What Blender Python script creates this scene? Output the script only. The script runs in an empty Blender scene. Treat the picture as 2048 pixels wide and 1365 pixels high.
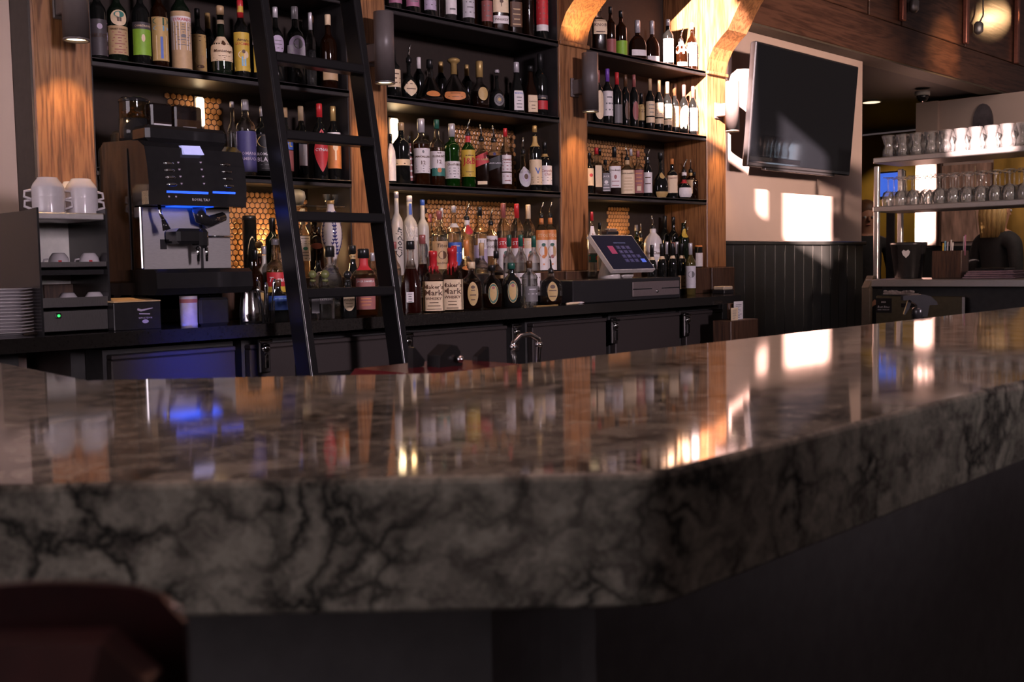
import bpy, math, random
from mathutils import Vector, Matrix
random.seed(7)
C = bpy.context.scene.collection
SC = bpy.context.scene
PI = math.pi
R = math.radians
# ------------------------------------------------------------------ camera (solved from the vanishing points of the room)
FPX, PITCH, ROLL, YAW, HC = 2155.0, 0.07153, -0.01714, 0.77074, 1.21
FW = Vector((math.cos(YAW)*math.cos(PITCH), math.sin(YAW)*math.cos(PITCH), -math.sin(PITCH)))
_rt = Vector((math.sin(YAW), -math.cos(YAW), 0)); _up = _rt.cross(FW)
RT = _rt*math.cos(ROLL) + _up*math.sin(ROLL)
UP = _up*math.cos(ROLL) - _rt*math.sin(ROLL)
CAM = Vector((0, 0, HC))
cam = bpy.data.cameras.new('camera'); camo = bpy.data.objects.new('camera', cam); C.objects.link(camo)
camo.matrix_world = Matrix(((RT.x, UP.x, -FW.x, 0), (RT.y, UP.y, -FW.y, 0), (RT.z, UP.z, -FW.z, HC), (0, 0, 0, 1)))
cam.sensor_width = 36; cam.lens = 36*FPX/2048; cam.clip_start = .02; cam.clip_end = 100
cam.dof.use_dof = True; cam.dof.focus_distance = 4.5; cam.dof.aperture_fstop = 9.0; cam.dof.aperture_blades = 8
SC.camera = camo
SC.view_settings.view_transform = 'Standard'; SC.view_settings.look = 'None'
SC.view_settings.gamma = 1; SC.view_settings.use_curve_mapping = False
SC.view_settings.exposure = 0.0
SC.cycles.use_denoising = True
SC.cycles.max_bounces = 14; SC.cycles.transmission_bounces = 12; SC.cycles.transparent_max_bounces = 40; SC.cycles.caustics_reflective = False; SC.cycles.caustics_refractive = False
SC.cycles.sample_clamp_indirect = 4

def P(px, py, X=None, Y=None, Z=None):        # the point of the real plane X=, Y= or Z= that the photograph shows at a pixel
    d = FW + RT*((px-1024)/FPX) + UP*((682.5-py)/FPX)
    t = X/d.x if X is not None else Y/d.y if Y is not None else (Z-HC)/d.z
    return CAM + d*t
def depth(p): return (Vector(p)-CAM).dot(FW)
def proj(p):
    v = Vector(p)-CAM; z = v.dot(FW); return 1024+FPX*v.dot(RT)/z, 682.5-FPX*v.dot(UP)/z

# ------------------------------------------------------------------ world, sun, added lights
w = bpy.data.worlds.new('world'); SC.world = w; w.use_nodes = True
w.node_tree.nodes['Background'].inputs[0].default_value = (.95, .70, .70, 1)
w.node_tree.nodes['Background'].inputs[1].default_value = .065
SUN = Vector((.86, .42, -.28)).normalized()
def light(name, kind, loc, power, col, **k):
    l = bpy.data.lights.new(name, kind); l.energy = power; l.color = col
    for a, b in k.items(): setattr(l, a, b)
    o = bpy.data.objects.new(name, l); C.objects.link(o); o.location = loc; return o
def aim(o, d): o.rotation_euler = Vector(d).to_track_quat('-Z', 'Y').to_euler()
s = light('sun', 'SUN', (-8, -6, 9), 95, (1, .68, .62), angle=R(.35)); aim(s, SUN)
# added area lights for assumed daylight, and added spots aimed at walls and shelves
a = light('window_daylight', 'AREA', (-2.7, 2.0, 1.9), 60, (.95, .80, .90), shape='RECTANGLE', size=2.6, size_y=1.9); aim(a, (1, -.12, -.05))  # unseen area light added before the closed left wall, for assumed daylight
def high_window(loc, tgt, power, col, ang):  # unseen spot added behind the camera to brighten one area
    s = light('high_window_daylight', 'SPOT', loc, power, col, spot_size=R(ang), spot_blend=.7, shadow_soft_size=.3); aim(s, Vector(tgt)-Vector(loc))
high_window((1.2, -4.5, 2.7), (3.4, 3.5, 1.95), 1700, (.97, .78, .90), 32)
high_window((3.2, -3.4, 2.5), (6.35, 3.5, 2.1), 2300, (1, .70, .58), 20)
high_window((1.25, -3.6, 1.95), (1.38, 3.5, 1.28), 330, (.95, .78, .88), 18)
high_window((-1.4, -2.2, 2.6), (.93, 3.64, 1.85), 420, (1, .80, .66), 13)
a = light('window_daylight', 'AREA', (1.5, -4.8, 2.5), 3, (.80, .74, 1), shape='RECTANGLE', size=1.3, size_y=.8); aim(a, (0, 1, -.25))  # unseen area light added behind the camera for a bar edge highlight
a = light('ceiling_daylight', 'AREA', (2.0, .8, 3.4), 8, (1, .56, .50), shape='RECTANGLE', size=4.6, size_y=1.2, spread=R(70)); aim(a, (0, .0, -1))  # overhead light added to brighten the bar top

# ------------------------------------------------------------------ materials
def srgb(r, g, b):
    f = lambda c: (c/255/12.92 if c <= 10.3 else ((c/255+.055)/1.055)**2.4); return (f(r), f(g), f(b))
MATS = {}
def mat(name, col=(.3, .3, .3), rough=.5, metal=0, spec=.5, emit=None, es=0, var=.12, scale=40, stretch=(1, 1, 1), bump=0, coat=0):
    if name in MATS: return MATS[name]
    m = bpy.data.materials.new(name); m.use_nodes = True; MATS[name] = m
    n = m.node_tree.nodes; L = m.node_tree.links; b = n['Principled BSDF']
    b.inputs['Roughness'].default_value = rough; b.inputs['Metallic'].default_value = metal
    b.inputs['Specular IOR Level'].default_value = spec; b.inputs['Coat Weight'].default_value = coat
    tc = n.new('ShaderNodeTexCoord'); mp = n.new('ShaderNodeMapping'); mp.inputs['Scale'].default_value = stretch
    L.new(tc.outputs['Object'], mp.inputs[0])
    nz = n.new('ShaderNodeTexNoise'); nz.inputs['Scale'].default_value = scale; nz.inputs['Detail'].default_value = 3
    L.new(mp.outputs[0], nz.inputs['Vector'])
    rp = n.new('ShaderNodeValToRGB'); rp.color_ramp.elements[0].position = .3; rp.color_ramp.elements[1].position = .7
    rp.color_ramp.elements[0].color = (*[c*(1-var) for c in col], 1); rp.color_ramp.elements[1].color = (*[min(1, c*(1+var)) for c in col], 1)
    L.new(nz.outputs[0], rp.inputs[0]); L.new(rp.outputs[0], b.inputs['Base Color'])
    if bump:
        bm = n.new('ShaderNodeBump'); bm.inputs['Strength'].default_value = bump; bm.inputs['Distance'].default_value = .002
        L.new(nz.outputs[0], bm.inputs['Height']); L.new(bm.outputs[0], b.inputs['Normal'])
    if emit:
        b.inputs['Emission Color'].default_value = (*emit, 1); b.inputs['Emission Strength'].default_value = es
    return m
def glass(name, tint=(1, 1, 1), dens=0.0, body=(0, 0, 0), rough=.03):
    # thin clear glass: a tinted see-through layer under a Fresnel reflection, with some body colour for its thickness
    if name in MATS: return MATS[name]
    m = bpy.data.materials.new(name); m.use_nodes = True; MATS[name] = m
    n = m.node_tree.nodes; L = m.node_tree.links; n.remove(n['Principled BSDF']); out = n['Material Output']
    lw = n.new('ShaderNodeLayerWeight'); lw.inputs[0].default_value = .22
    nz = n.new('ShaderNodeTexNoise'); nz.inputs['Scale'].default_value = 60; tc = n.new('ShaderNodeTexCoord'); L.new(tc.outputs['Object'], nz.inputs['Vector'])
    rm = n.new('ShaderNodeMapRange'); rm.inputs[3].default_value = rough; rm.inputs[4].default_value = rough+.04; L.new(nz.outputs[0], rm.inputs[0])
    tr = n.new('ShaderNodeBsdfTransparent'); tr.inputs[0].default_value = (*tint, 1)
    df = n.new('ShaderNodeBsdfDiffuse'); df.inputs[0].default_value = (*body, 1)
    mx = n.new('ShaderNodeMixShader'); mx.inputs[0].default_value = dens; L.new(tr.outputs[0], mx.inputs[1]); L.new(df.outputs[0], mx.inputs[2])
    gl = n.new('ShaderNodeBsdfGlossy'); L.new(rm.outputs[0], gl.inputs['Roughness'])
    fr = n.new('ShaderNodeMath'); fr.operation = 'MULTIPLY_ADD'; fr.inputs[1].default_value = .85; fr.inputs[2].default_value = .05; L.new(lw.outputs['Fresnel'], fr.inputs[0])
    m2 = n.new('ShaderNodeMixShader'); L.new(fr.outputs[0], m2.inputs[0]); L.new(mx.outputs[0], m2.inputs[1]); L.new(gl.outputs[0], m2.inputs[2])
    L.new(m2.outputs[0], out.inputs[0]); return m
def solid_glass(name, tint, through=.35):
    # thick bottle glass: refracts, with a share of straight see-through so that light still passes into the row behind
    m = bpy.data.materials.new(name); m.use_nodes = True; MATS[name] = m
    n = m.node_tree.nodes; L = m.node_tree.links; n.remove(n['Principled BSDF']); out = n['Material Output']
    nz = n.new('ShaderNodeTexNoise'); nz.inputs['Scale'].default_value = 50; tc = n.new('ShaderNodeTexCoord'); L.new(tc.outputs['Object'], nz.inputs['Vector'])
    bm = n.new('ShaderNodeBump'); bm.inputs['Strength'].default_value = .12; bm.inputs['Distance'].default_value = .003; L.new(nz.outputs[0], bm.inputs['Height'])
    gs = n.new('ShaderNodeBsdfGlass'); gs.inputs['IOR'].default_value = 1.42; gs.inputs['Roughness'].default_value = .02; gs.inputs['Color'].default_value = (*tint, 1); L.new(bm.outputs[0], gs.inputs['Normal'])
    tr = n.new('ShaderNodeBsdfTransparent'); tr.inputs[0].default_value = (*tint, 1)
    mx = n.new('ShaderNodeMixShader'); mx.inputs[0].default_value = through; L.new(gs.outputs[0], mx.inputs[1]); L.new(tr.outputs[0], mx.inputs[2]); L.new(mx.outputs[0], out.inputs[0]); return m
def wood(name, c1, c2, axis='Z', rough=.38, sc=1.0):
    if name in MATS: return MATS[name]
    m = bpy.data.materials.new(name); m.use_nodes = True; MATS[name] = m
    n = m.node_tree.nodes; L = m.node_tree.links; b = n['Principled BSDF']; b.inputs['Roughness'].default_value = rough
    tc = n.new('ShaderNodeTexCoord'); mp = n.new('ShaderNodeMapping'); L.new(tc.outputs['Object'], mp.inputs[0])
    mp.inputs['Scale'].default_value = {'Z': (1, 1, .07), 'X': (.07, 1, 1), 'Y': (1, .07, 1)}[axis]
    n1 = n.new('ShaderNodeTexNoise'); n1.inputs['Scale'].default_value = 14*sc; n1.inputs['Detail'].default_value = 2; n1.inputs['Distortion'].default_value = .6
    L.new(mp.outputs[0], n1.inputs['Vector'])
    sn = n.new('ShaderNodeMath'); sn.operation = 'MULTIPLY'; sn.inputs[1].default_value = 46; L.new(n1.outputs[0], sn.inputs[0])
    si = n.new('ShaderNodeMath'); si.operation = 'SINE'; L.new(sn.outputs[0], si.inputs[0])
    n2 = n.new('ShaderNodeTexNoise'); n2.inputs['Scale'].default_value = 150*sc; n2.inputs['Detail'].default_value = 4; L.new(mp.outputs[0], n2.inputs['Vector'])
    ad = n.new('ShaderNodeMath'); ad.operation = 'MULTIPLY_ADD'; ad.inputs[1].default_value = .13; L.new(si.outputs[0], ad.inputs[0]); L.new(n2.outputs[0], ad.inputs[2])
    rp = n.new('ShaderNodeValToRGB'); rp.color_ramp.elements[0].position = .28; rp.color_ramp.elements[1].position = .62
    rp.color_ramp.elements[0].color = (*c1, 1); rp.color_ramp.elements[1].color = (*c2, 1)
    L.new(ad.outputs[0], rp.inputs[0]); L.new(rp.outputs[0], b.inputs['Base Color'])
    bm = n.new('ShaderNodeBump'); bm.inputs['Strength'].default_value = .25; bm.inputs['Distance'].default_value = .002; L.new(ad.outputs[0], bm.inputs['Height']); L.new(bm.outputs[0], b.inputs['Normal'])
    return m
def marble():
    m = bpy.data.materials.new('veined_quartz'); m.use_nodes = True
    n = m.node_tree.nodes; L = m.node_tree.links; b = n['Principled BSDF']
    b.inputs['Roughness'].default_value = .055; b.inputs['Specular IOR Level'].default_value = .5
    tc = n.new('ShaderNodeTexCoord')
    nz = n.new('ShaderNodeTexNoise'); nz.inputs['Scale'].default_value = 9; nz.inputs['Detail'].default_value = 5; nz.inputs['Roughness'].default_value = .62; L.new(tc.outputs['Object'], nz.inputs['Vector'])
    mxv = n.new('ShaderNodeVectorMath'); mxv.operation = 'MULTIPLY_ADD'; mxv.inputs[1].default_value = (.16, .16, .16); L.new(nz.outputs['Color'], mxv.inputs[0]); L.new(tc.outputs['Object'], mxv.inputs[2])
    vo = n.new('ShaderNodeTexVoronoi'); vo.feature = 'DISTANCE_TO_EDGE'; vo.inputs['Scale'].default_value = 20; L.new(mxv.outputs[0], vo.inputs['Vector'])
    r1 = n.new('ShaderNodeValToRGB'); e = r1.color_ramp.elements; e[0].position = 0; e[0].color = (1, 1, 1, 1); e[1].position = .20; e[1].color = (0, 0, 0, 1); e.new(.07).color = (.6, .6, .6, 1)
    L.new(vo.outputs['Distance'], r1.inputs[0])
    n3 = n.new('ShaderNodeTexNoise'); n3.inputs['Scale'].default_value = 7; n3.inputs['Detail'].default_value = 4; L.new(tc.outputs['Object'], n3.inputs['Vector'])
    r3 = n.new('ShaderNodeValToRGB'); r3.color_ramp.elements[0].position = .40; r3.color_ramp.elements[1].position = .60; L.new(n3.outputs[0], r3.inputs[0])
    mu = n.new('ShaderNodeMath'); mu.operation = 'MULTIPLY'; L.new(r1.outputs[0], mu.inputs[0]); L.new(r3.outputs[0], mu.inputs[1])
    n4 = n.new('ShaderNodeTexNoise'); n4.inputs['Scale'].default_value = 26; n4.inputs['Detail'].default_value = 6; n4.inputs['Roughness'].default_value = .7; L.new(mxv.outputs[0], n4.inputs['Vector'])
    rb = n.new('ShaderNodeValToRGB'); rb.color_ramp.elements[0].position = .34; rb.color_ramp.elements[1].position = .60
    rb.color_ramp.elements[0].color = (.105, .098, .082, 1); rb.color_ramp.elements[1].color = (.36, .345, .275, 1); L.new(n4.outputs[0], rb.inputs[0])
    mc = n.new('ShaderNodeMix'); mc.data_type = 'RGBA'; mc.inputs['B'].default_value = (.018, .02, .018, 1); L.new(mu.outputs[0], mc.inputs['Factor']); L.new(rb.outputs[0], mc.inputs['A'])
    L.new(mc.outputs['Result'], b.inputs['Base Color']); return m

M = {}
M['wall'] = mat('beige_paint', (.55, .42, .36), .7, var=.03, scale=6)
M['oak'] = wood('oak', (.13, .055, .022), (.30, .140, .058))
M['oakdark'] = wood('dark_oak', (.035, .017, .010), (.085, .042, .024))
M['walnut'] = wood('walnut', (.05, .022, .014), (.12, .055, .034), 'X', .32, .6)
M['black'] = mat('black_paint', (.034, .0325, .032), .5, var=.2, scale=30)
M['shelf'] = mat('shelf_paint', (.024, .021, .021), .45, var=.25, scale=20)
M['counter'] = mat('dark_stone', (.018, .016, .014), .10, var=.15, scale=120)
M['plastic'] = mat('black_plastic', (.019, .018, .019), .24, var=.1)
M['gloss'] = mat('gloss_black', (.014, .0135, .014), .09, spec=.4, var=.1)
M['steel'] = mat('brushed_steel', (.45, .43, .42), .38, .85, var=.08, scale=60, stretch=(1, 1, 14), bump=.05)
M['dsteel'] = mat('dim_steel', (.16, .15, .145), .34, 1, var=.10, scale=50, stretch=(12, 1, 1))
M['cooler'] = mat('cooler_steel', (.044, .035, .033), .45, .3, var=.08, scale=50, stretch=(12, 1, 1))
M['chrome'] = mat('chrome', (.75, .74, .74), .10, 1, var=.03)
M['bronze'] = mat('bronze_metal', (.12, .10, .095), .42, 0, var=.06)
M['grout'] = mat('dark_grout', (.018, .010, .006), .8, var=.2)
M['tile'] = mat('amber_tile', (.42, .20, .07), .30, var=.14, scale=9)
M['floor'] = mat('floor_tile', (.030, .026, .024), .5, var=.3, scale=12)
M['ceramic'] = mat('white_ceramic', (.62, .58, .60), .14, var=.03)
M['bulb'] = mat('lamp_glow', (1, .9, .7), .4, emit=(1, .72, .42), es=6)
M['green'] = mat('wainscot_paint', (.021, .022, .0205), .34, var=.12, scale=14, stretch=(1, 1, .3))
M['mustard'] = mat('mustard_paint', (.32, .19, .03), .7, var=.15, scale=3)
M['leather'] = mat('oxblood_leather', (.022, .0045, .0045), .35, var=.25, scale=90, bump=.3)
M['marble'] = marble()
M['tumbler'] = glass('sparkling_glass', (.95, .96, .96), .07, (.8, .78, .78), .05)
M['panel'] = mat('grey_panel', (.74, .71, .66), .45, var=.06)
M['clear'] = glass('clear_glass', (.93, .95, .94), .03, (.5, .5, .5))
PAL = dict(W=(.76, .70, .68), C=(.76, .58, .37), K=(.012, .012, .012), R=(.50, .025, .03), G=(.22, .42, .03), Y=(.60, .40, .05), O=(.62, .22, .06), B=(.05, .12, .45),
           P=(.42, .16, .26), L=(.46, .38, .50), S=(.55, .52, .54), D=(.50, .33, .12), T=(.50, .33, .17), N=(.10, .045, .02), X=(.16, .06, .38), E=(.02, .10, .07), H=(.04, .19, .15), F=(.30, .09, .08), Q=(.20, .42, .58), M=(.06, .05, .055), V=(.06, .055, .17), A=(.16, .15, .15))
def ink(k): return mat('print_'+k, PAL[k], .55, var=.05, scale=80)
def capm(k): return mat('cap_'+k, PAL[k], .3, .35 if k in 'SD' else 0, var=.08, scale=60)

# ------------------------------------------------------------------ mesh collector
class MB:
    def __init__(s): s.v = []; s.f = []; s.m = []; s.sm = []
    def add(s, vs, fs, mi=0, smooth=False):
        o = len(s.v); s.v += [tuple(p) for p in vs]; s.f += [tuple(i+o for i in f) for f in fs]; s.m += [mi]*len(fs); s.sm += [smooth]*len(fs); return s
    def box(s, x0, x1, y0, y1, z0, z1, mi=0, bv=0):
        if bv:
            b = min(bv, (x1-x0)*.45, (y1-y0)*.45, (z1-z0)*.45); vs = []; X = (x0, x1); Y = (y0, y1); Z = (z0, z1)
            idx = {}
            for i in (0, 1):
                for j in (0, 1):
                    for k in (0, 1):
                        sx, sy, sz = (1-2*i), (1-2*j), (1-2*k)
                        for a in range(3):
                            p = [X[i]+sx*b, Y[j]+sy*b, Z[k]+sz*b]; p[a] = (X[i], Y[j], Z[k])[a]
                            idx[i, j, k, a] = len(vs); vs.append(p)
            F = []
            for sgn in (0, 1):
                q = [idx[sgn, 0, 0, 0], idx[sgn, 1, 0, 0], idx[sgn, 1, 1, 0], idx[sgn, 0, 1, 0]]; F.append(q if sgn else q[::-1])
                q = [idx[0, sgn, 0, 1], idx[0, sgn, 1, 1], idx[1, sgn, 1, 1], idx[1, sgn, 0, 1]]; F.append(q if sgn else q[::-1])
                q = [idx[0, 0, sgn, 2], idx[1, 0, sgn, 2], idx[1, 1, sgn, 2], idx[0, 1, sgn, 2]]; F.append(q if sgn else q[::-1])
            def edge(a, b_, f1, f2): F.append([idx[(*a, f1)], idx[(*b_, f1)], idx[(*b_, f2)], idx[(*a, f2)]])
            for p in (0, 1):
                for q in (0, 1):
                    edge((0, p, q), (1, p, q), 1, 2); edge((p, 0, q), (p, 1, q), 0, 2); edge((p, q, 0), (p, q, 1), 0, 1)
            for i in (0, 1):
                for j in (0, 1):
                    for k in (0, 1): F.append([idx[i, j, k, 0], idx[i, j, k, 1], idx[i, j, k, 2]])
            return s.add(vs, F, mi)
        vs = [(x, y, z) for x in (x0, x1) for y in (y0, y1) for z in (z0, z1)]
        return s.add(vs, [(0, 1, 3, 2), (4, 6, 7, 5), (0, 4, 5, 1), (2, 3, 7, 6), (0, 2, 6, 4), (1, 5, 7, 3)], mi)
    def prism(s, poly, a, b, axis='Z', mi=0):
        n = len(poly); f = {'Z': lambda p, t: (p[0], p[1], t), 'X': lambda p, t: (t, p[0], p[1]), 'Y': lambda p, t: (p[0], t, p[1])}[axis]
        vs = [f(p, a) for p in poly]+[f(p, b) for p in poly]
        return s.add(vs, [tuple(range(n))[::-1], tuple(range(n, 2*n))]+[(i, (i+1) % n, (i+1) % n+n, i+n) for i in range(n)], mi)
    def lathe(s, prof, c=(0, 0, 0), n=20, mi=0, ax=1, ay=1, pw=2, smooth=True, cap0=True, cap1=True):
        vs = []; fs = []
        for r, z in prof:
            for i in range(n):
                t = 2*PI*i/n; co, si = math.cos(t), math.sin(t)
                if pw != 2:
                    co = math.copysign(abs(co)**(2/pw), co); si = math.copysign(abs(si)**(2/pw), si)
                vs.append((c[0]+r*ax*co, c[1]+r*ay*si, c[2]+z))
        for k in range(len(prof)-1):
            for i in range(n):
                j = (i+1) % n; fs.append((k*n+i, k*n+j, k*n+n+j, k*n+n+i))
        s.add(vs, fs, mi, smooth); o = len(s.v)-len(vs)
        if cap0: s.f.append(tuple(o+i for i in range(n))[::-1]); s.m.append(mi); s.sm.append(False)
        if cap1: s.f.append(tuple(o+(len(prof)-1)*n+i for i in range(n))); s.m.append(mi); s.sm.append(False)
        return s
    def tube(s, pts, r, n=8, mi=0, flat=1):
        pts = [Vector(p) for p in pts]; vs = []; fs = []; rr = r if isinstance(r, (list, tuple)) else [r]*len(pts); ref = None
        for k, p in enumerate(pts):
            d = (pts[min(k+1, len(pts)-1)]-pts[max(k-1, 0)]).normalized()
            if ref is None: ref = d.orthogonal().normalized()
            u = (ref-d*ref.dot(d)).normalized(); ref = u; v = d.cross(u)
            for i in range(n):
                t = 2*PI*i/n; vs.append(p+u*(rr[k]*math.cos(t))+v*(rr[k]*flat*math.sin(t)))
        for k in range(len(pts)-1):
            for i in range(n):
                j = (i+1) % n; fs.append((k*n+i, k*n+j, k*n+n+j, k*n+n+i))
        fs += [tuple(range(n))[::-1], tuple((len(pts)-1)*n+i for i in range(n))]
        return s.add(vs, fs, mi, True)
    def ball(s, c, r, n=14, k=9, mi=0, sq=(1, 1, 1)):
        prof = [(max(1e-4, math.sin(PI*i/k)), -math.cos(PI*i/k)) for i in range(k+1)]; vs = []; 
        q = MB().lathe(prof, n=n)
        return s.add([(c[0]+x*r*sq[0], c[1]+y*r*sq[1], c[2]+z*r*sq[2]) for x, y, z in q.v], q.f, mi, True)
    def rot(s, axis, ang, c=(0, 0, 0)):
        m = Matrix.Rotation(ang, 3, axis); c = Vector(c); s.v = [tuple(m @ (Vector(p)-c)+c) for p in s.v]; return s
    def move(s, d): s.v = [(x+d[0], y+d[1], z+d[2]) for x, y, z in s.v]; return s
    def mesh(s, name, mats, off=(0, 0, 0)):
        me = bpy.data.meshes.new(name); me.from_pydata([(x-off[0], y-off[1], z-off[2]) for x, y, z in s.v], [], s.f)
        for m in (mats if isinstance(mats, (list, tuple)) else [mats]): me.materials.append(m)
        me.polygons.foreach_set('material_index', s.m); me.polygons.foreach_set('use_smooth', s.sm); me.update(); return me
def link(name, me, parent=None, loc=None):
    o = bpy.data.objects.new(name, me); C.objects.link(o)
    if parent: o.parent = parent
    if loc is not None: o.location = loc
    return o
def tag(o, label, cat, group=None):
    o['label'] = label; o['category'] = cat
    if group: o['group'] = group
    return o
def thing(name, label, cat, loc, rz=0, group=None):
    o = link(name, None, None, loc); o.rotation_euler = (0, 0, rz); o.empty_display_size = .05; return tag(o, label, cat, group)
WOFF = {}
def worldpos(o):
    p = Vector((0, 0, 0))
    while o: p += o.location; o = o.parent
    return p
def part(name, mb, mats, parent, label=None):            # mesh given in world coordinates, parented to an unrotated thing or part
    o = link(name, mb.mesh(name, mats, worldpos(parent)), parent)
    if label: o['label'] = label
    return o
def lpart(name, mb, mats, parent, label=None):            # mesh given in the parent's own coordinates
    o = link(name, mb.mesh(name, mats), parent)
    if label: o['label'] = label
    return o
def struct(name, mb, mats): o = link(name, mb.mesh(name, mats)); o['kind'] = 'structure'; return o
def solid(name, mb, mats, label, cat, group=None):
    c = [sum(v[i] for v in mb.v)/len(mb.v) for i in (0, 1)]+[min(v[2] for v in mb.v)]
    return tag(link(name, mb.mesh(name, mats, c), None, c), label, cat, group)
def copy_tree(o, loc, rz=None):
    r = o.copy(); C.objects.link(r); r.location = loc
    if rz is not None: r.rotation_euler = (0, 0, rz)
    for ch in o.children:
        c = ch.copy(); C.objects.link(c); c.parent = r
        for g in ch.children:
            d = g.copy(); C.objects.link(d); d.parent = c
    return r
TXT = {}
def text(st, shear=0, spacing=1.0):                        # lettering outline: (verts, faces) with height normalised to one cap
    k = (st, shear)
    if k not in TXT:
        cu = bpy.data.curves.new('lettering', 'FONT'); cu.body = st; cu.align_x = 'CENTER'; cu.align_y = 'CENTER'; cu.resolution_u = 1; cu.shear = shear; cu.offset = .012; cu.space_character = spacing
        ob = bpy.data.objects.new('lettering', cu); C.objects.link(ob); bpy.context.view_layer.update()
        me = bpy.data.meshes.new_from_object(ob.evaluated_get(bpy.context.evaluated_depsgraph_get()))
        V = [(v.co.x, v.co.y) for v in me.vertices]; F = [tuple(p.vertices) for p in me.polygons]
        bpy.data.objects.remove(ob); bpy.data.meshes.remove(me)
        if V:
            x0, x1 = min(p[0] for p in V), max(p[0] for p in V); y0, y1 = min(p[1] for p in V), max(p[1] for p in V); h = max(y1-y0, 1e-3)
            V = [((p[0]-(x0+x1)/2)/h, (p[1]-(y0+y1)/2)/h) for p in V]; TXT[k] = (V, F, (x1-x0)/h)
        else: TXT[k] = ([], [], 1)
    return TXT[k]
def flat_text(mb, st, h, wmax, place, mi=0, shear=0):      # place(u, v) -> 3-D point
    V, F, wd = text(st, shear); h = min(h, wmax/max(wd, 1e-3)); return mb.add([place(x*h, y*h) for x, y in V], F, mi)
# ================================================================== the room
YP, YB, ZC = 3.5, 3.8, 1.025                 # pillar fronts, back board, back counter height
ZS = {1: 2.279, 2: 1.916, 3: 1.556}          # tops of the three bottle shelves
TH = .029
PX4 = [(1.445, 1.637), (2.697, 2.890), (3.965, 4.172), (5.221, 5.416)]
BAY = {'A': (1.637, 2.697), 'B': (2.890, 3.965), 'C': (4.172, 5.221)}
ZSOF = 2.58
struct('floor', MB().box(-3.2, 13, -9, 9, -.06, 0), M['floor'])
wb = struct('wall_back', MB().box(-3.0, 1.436, 3.645, YB+.14, 0, 3.4, 0).box(1.47, 5.43, YB, YB+.14, 0, 3.4, 1)
            .box(5.416, 7.223, 3.55, 3.75, 1.30, ZSOF, 2).box(5.416, 7.223, 3.546, 3.75, 0, 1.30, 3), [M['wall'], M['grout'], M['wall'], M['black']])
x = 5.42; k = 0
plank_me = MB().box(0, .1145, 0, .020, .12, 1.30, bv=.0012).mesh('plank', M['green'])
while x < 7.16:
    link('plank', plank_me, wb, (x, 3.530, 0)); x += .1195
struct('trim_1', MB().box(5.416, 7.235, 3.515, 3.55, 1.30, 1.325, bv=.005), M['green'])
struct('baseboard_back', MB().box(5.416, 7.235, 3.52, 3.55, 0, .12, bv=.005), M['green'])
# far room beyond the wall end
struct('wall_far', MB().box(9.5, 9.7, 2.5, 4.144, 1.30, 2.57, 0).box(9.5, 9.7, 2.5, 4.144, 0, 1.30, 1).box(9.46, 9.5, 3.951, 4.144, 1.31, 2.57, 0), [M['wall'], M['green']])
struct('trim_2', MB().box(9.45, 9.5, 3.91, 3.951, 1.3, 2.03, bv=.004), M['oakdark'])
struct('wall_right', MB().box(11.5, 11.7, 1.9, 9, 0, 2.57, 0), [M['mustard']])
struct('wall_hall', MB().box(7.0, 11.6, 8.2, 8.4, 0, 2.6), M['mustard'])
struct('ceiling', MB().box(7.25, 11.6, 3.61, 8.3, 2.60, 2.70), mat('dark_ceiling', (.012, .011, .011), .6))

# unseen wall added to mask the sun, openings cut to shape its patches
def back_to_wall(p, X=-3.0):
    p = Vector(p); t = (X-p.x)/SUN.x; q = p+SUN*t; return q.y, q.z
sun_spots = [
    ('pillar', [(5.17, 3.5, 1.93), (5.416, 3.5, 1.86), (5.222, 3.72, 2.0), (5.222, 3.42, 2.62), (5.318, 3.27, 1.90), (5.36, 3.27, 2.2)], (0, 0, 0, 0)),
    ('corbel', [(5.222, 3.52, 2.3), (5.222, 3.30, 2.75), (5.0, 3.62, 2.32)], (0, 0, 0, 0)),
    ('tvwall', [(P(1572, 480, Y=3.55)), (P(1664, 388, Y=3.55)), (P(1664, 485, Y=3.55)), (P(1572, 388, Y=3.55))], (0, 0, 0, .1)),
    ('tvstrip', [(P(1518, 395, Y=3.55)), (P(1538, 440, Y=3.55))], (0, 0, 0, .12)),
    ('rack', [(6.4, 2.22, 1.76), (6.4, 2.60, 1.95)], (0, 0, 0, 0)),
    ('far', [(9.45, 3.96, 1.35), (9.45, 4.13, 2.03)], (0, 0, 0, 0)),
]
holes = []
for nm, pts, ex in sun_spots:
    q = [back_to_wall(p) for p in pts]
    holes.append((min(a for a, _ in q)-ex[0], max(a for a, _ in q)+ex[1], min(b for _, b in q)-ex[2], max(b for _, b in q)+ex[3]))
ys = sorted({-9, 9, *[h[0] for h in holes], *[h[1] for h in holes]}); zs = sorted({0, 8.5, *[h[2] for h in holes], *[h[3] for h in holes]})
mb = MB()
for i in range(len(ys)-1):
    for j in range(len(zs)-1):
        cy, cz = (ys[i]+ys[i+1])/2, (zs[j]+zs[j+1])/2
        if not any(h[0] < cy < h[1] and h[2] < cz < h[3] for h in holes): mb.box(-3.05, -3.0, ys[i], ys[i+1], zs[j], zs[j+1])
struct('wall_left', mb, M['wall'])

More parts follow.
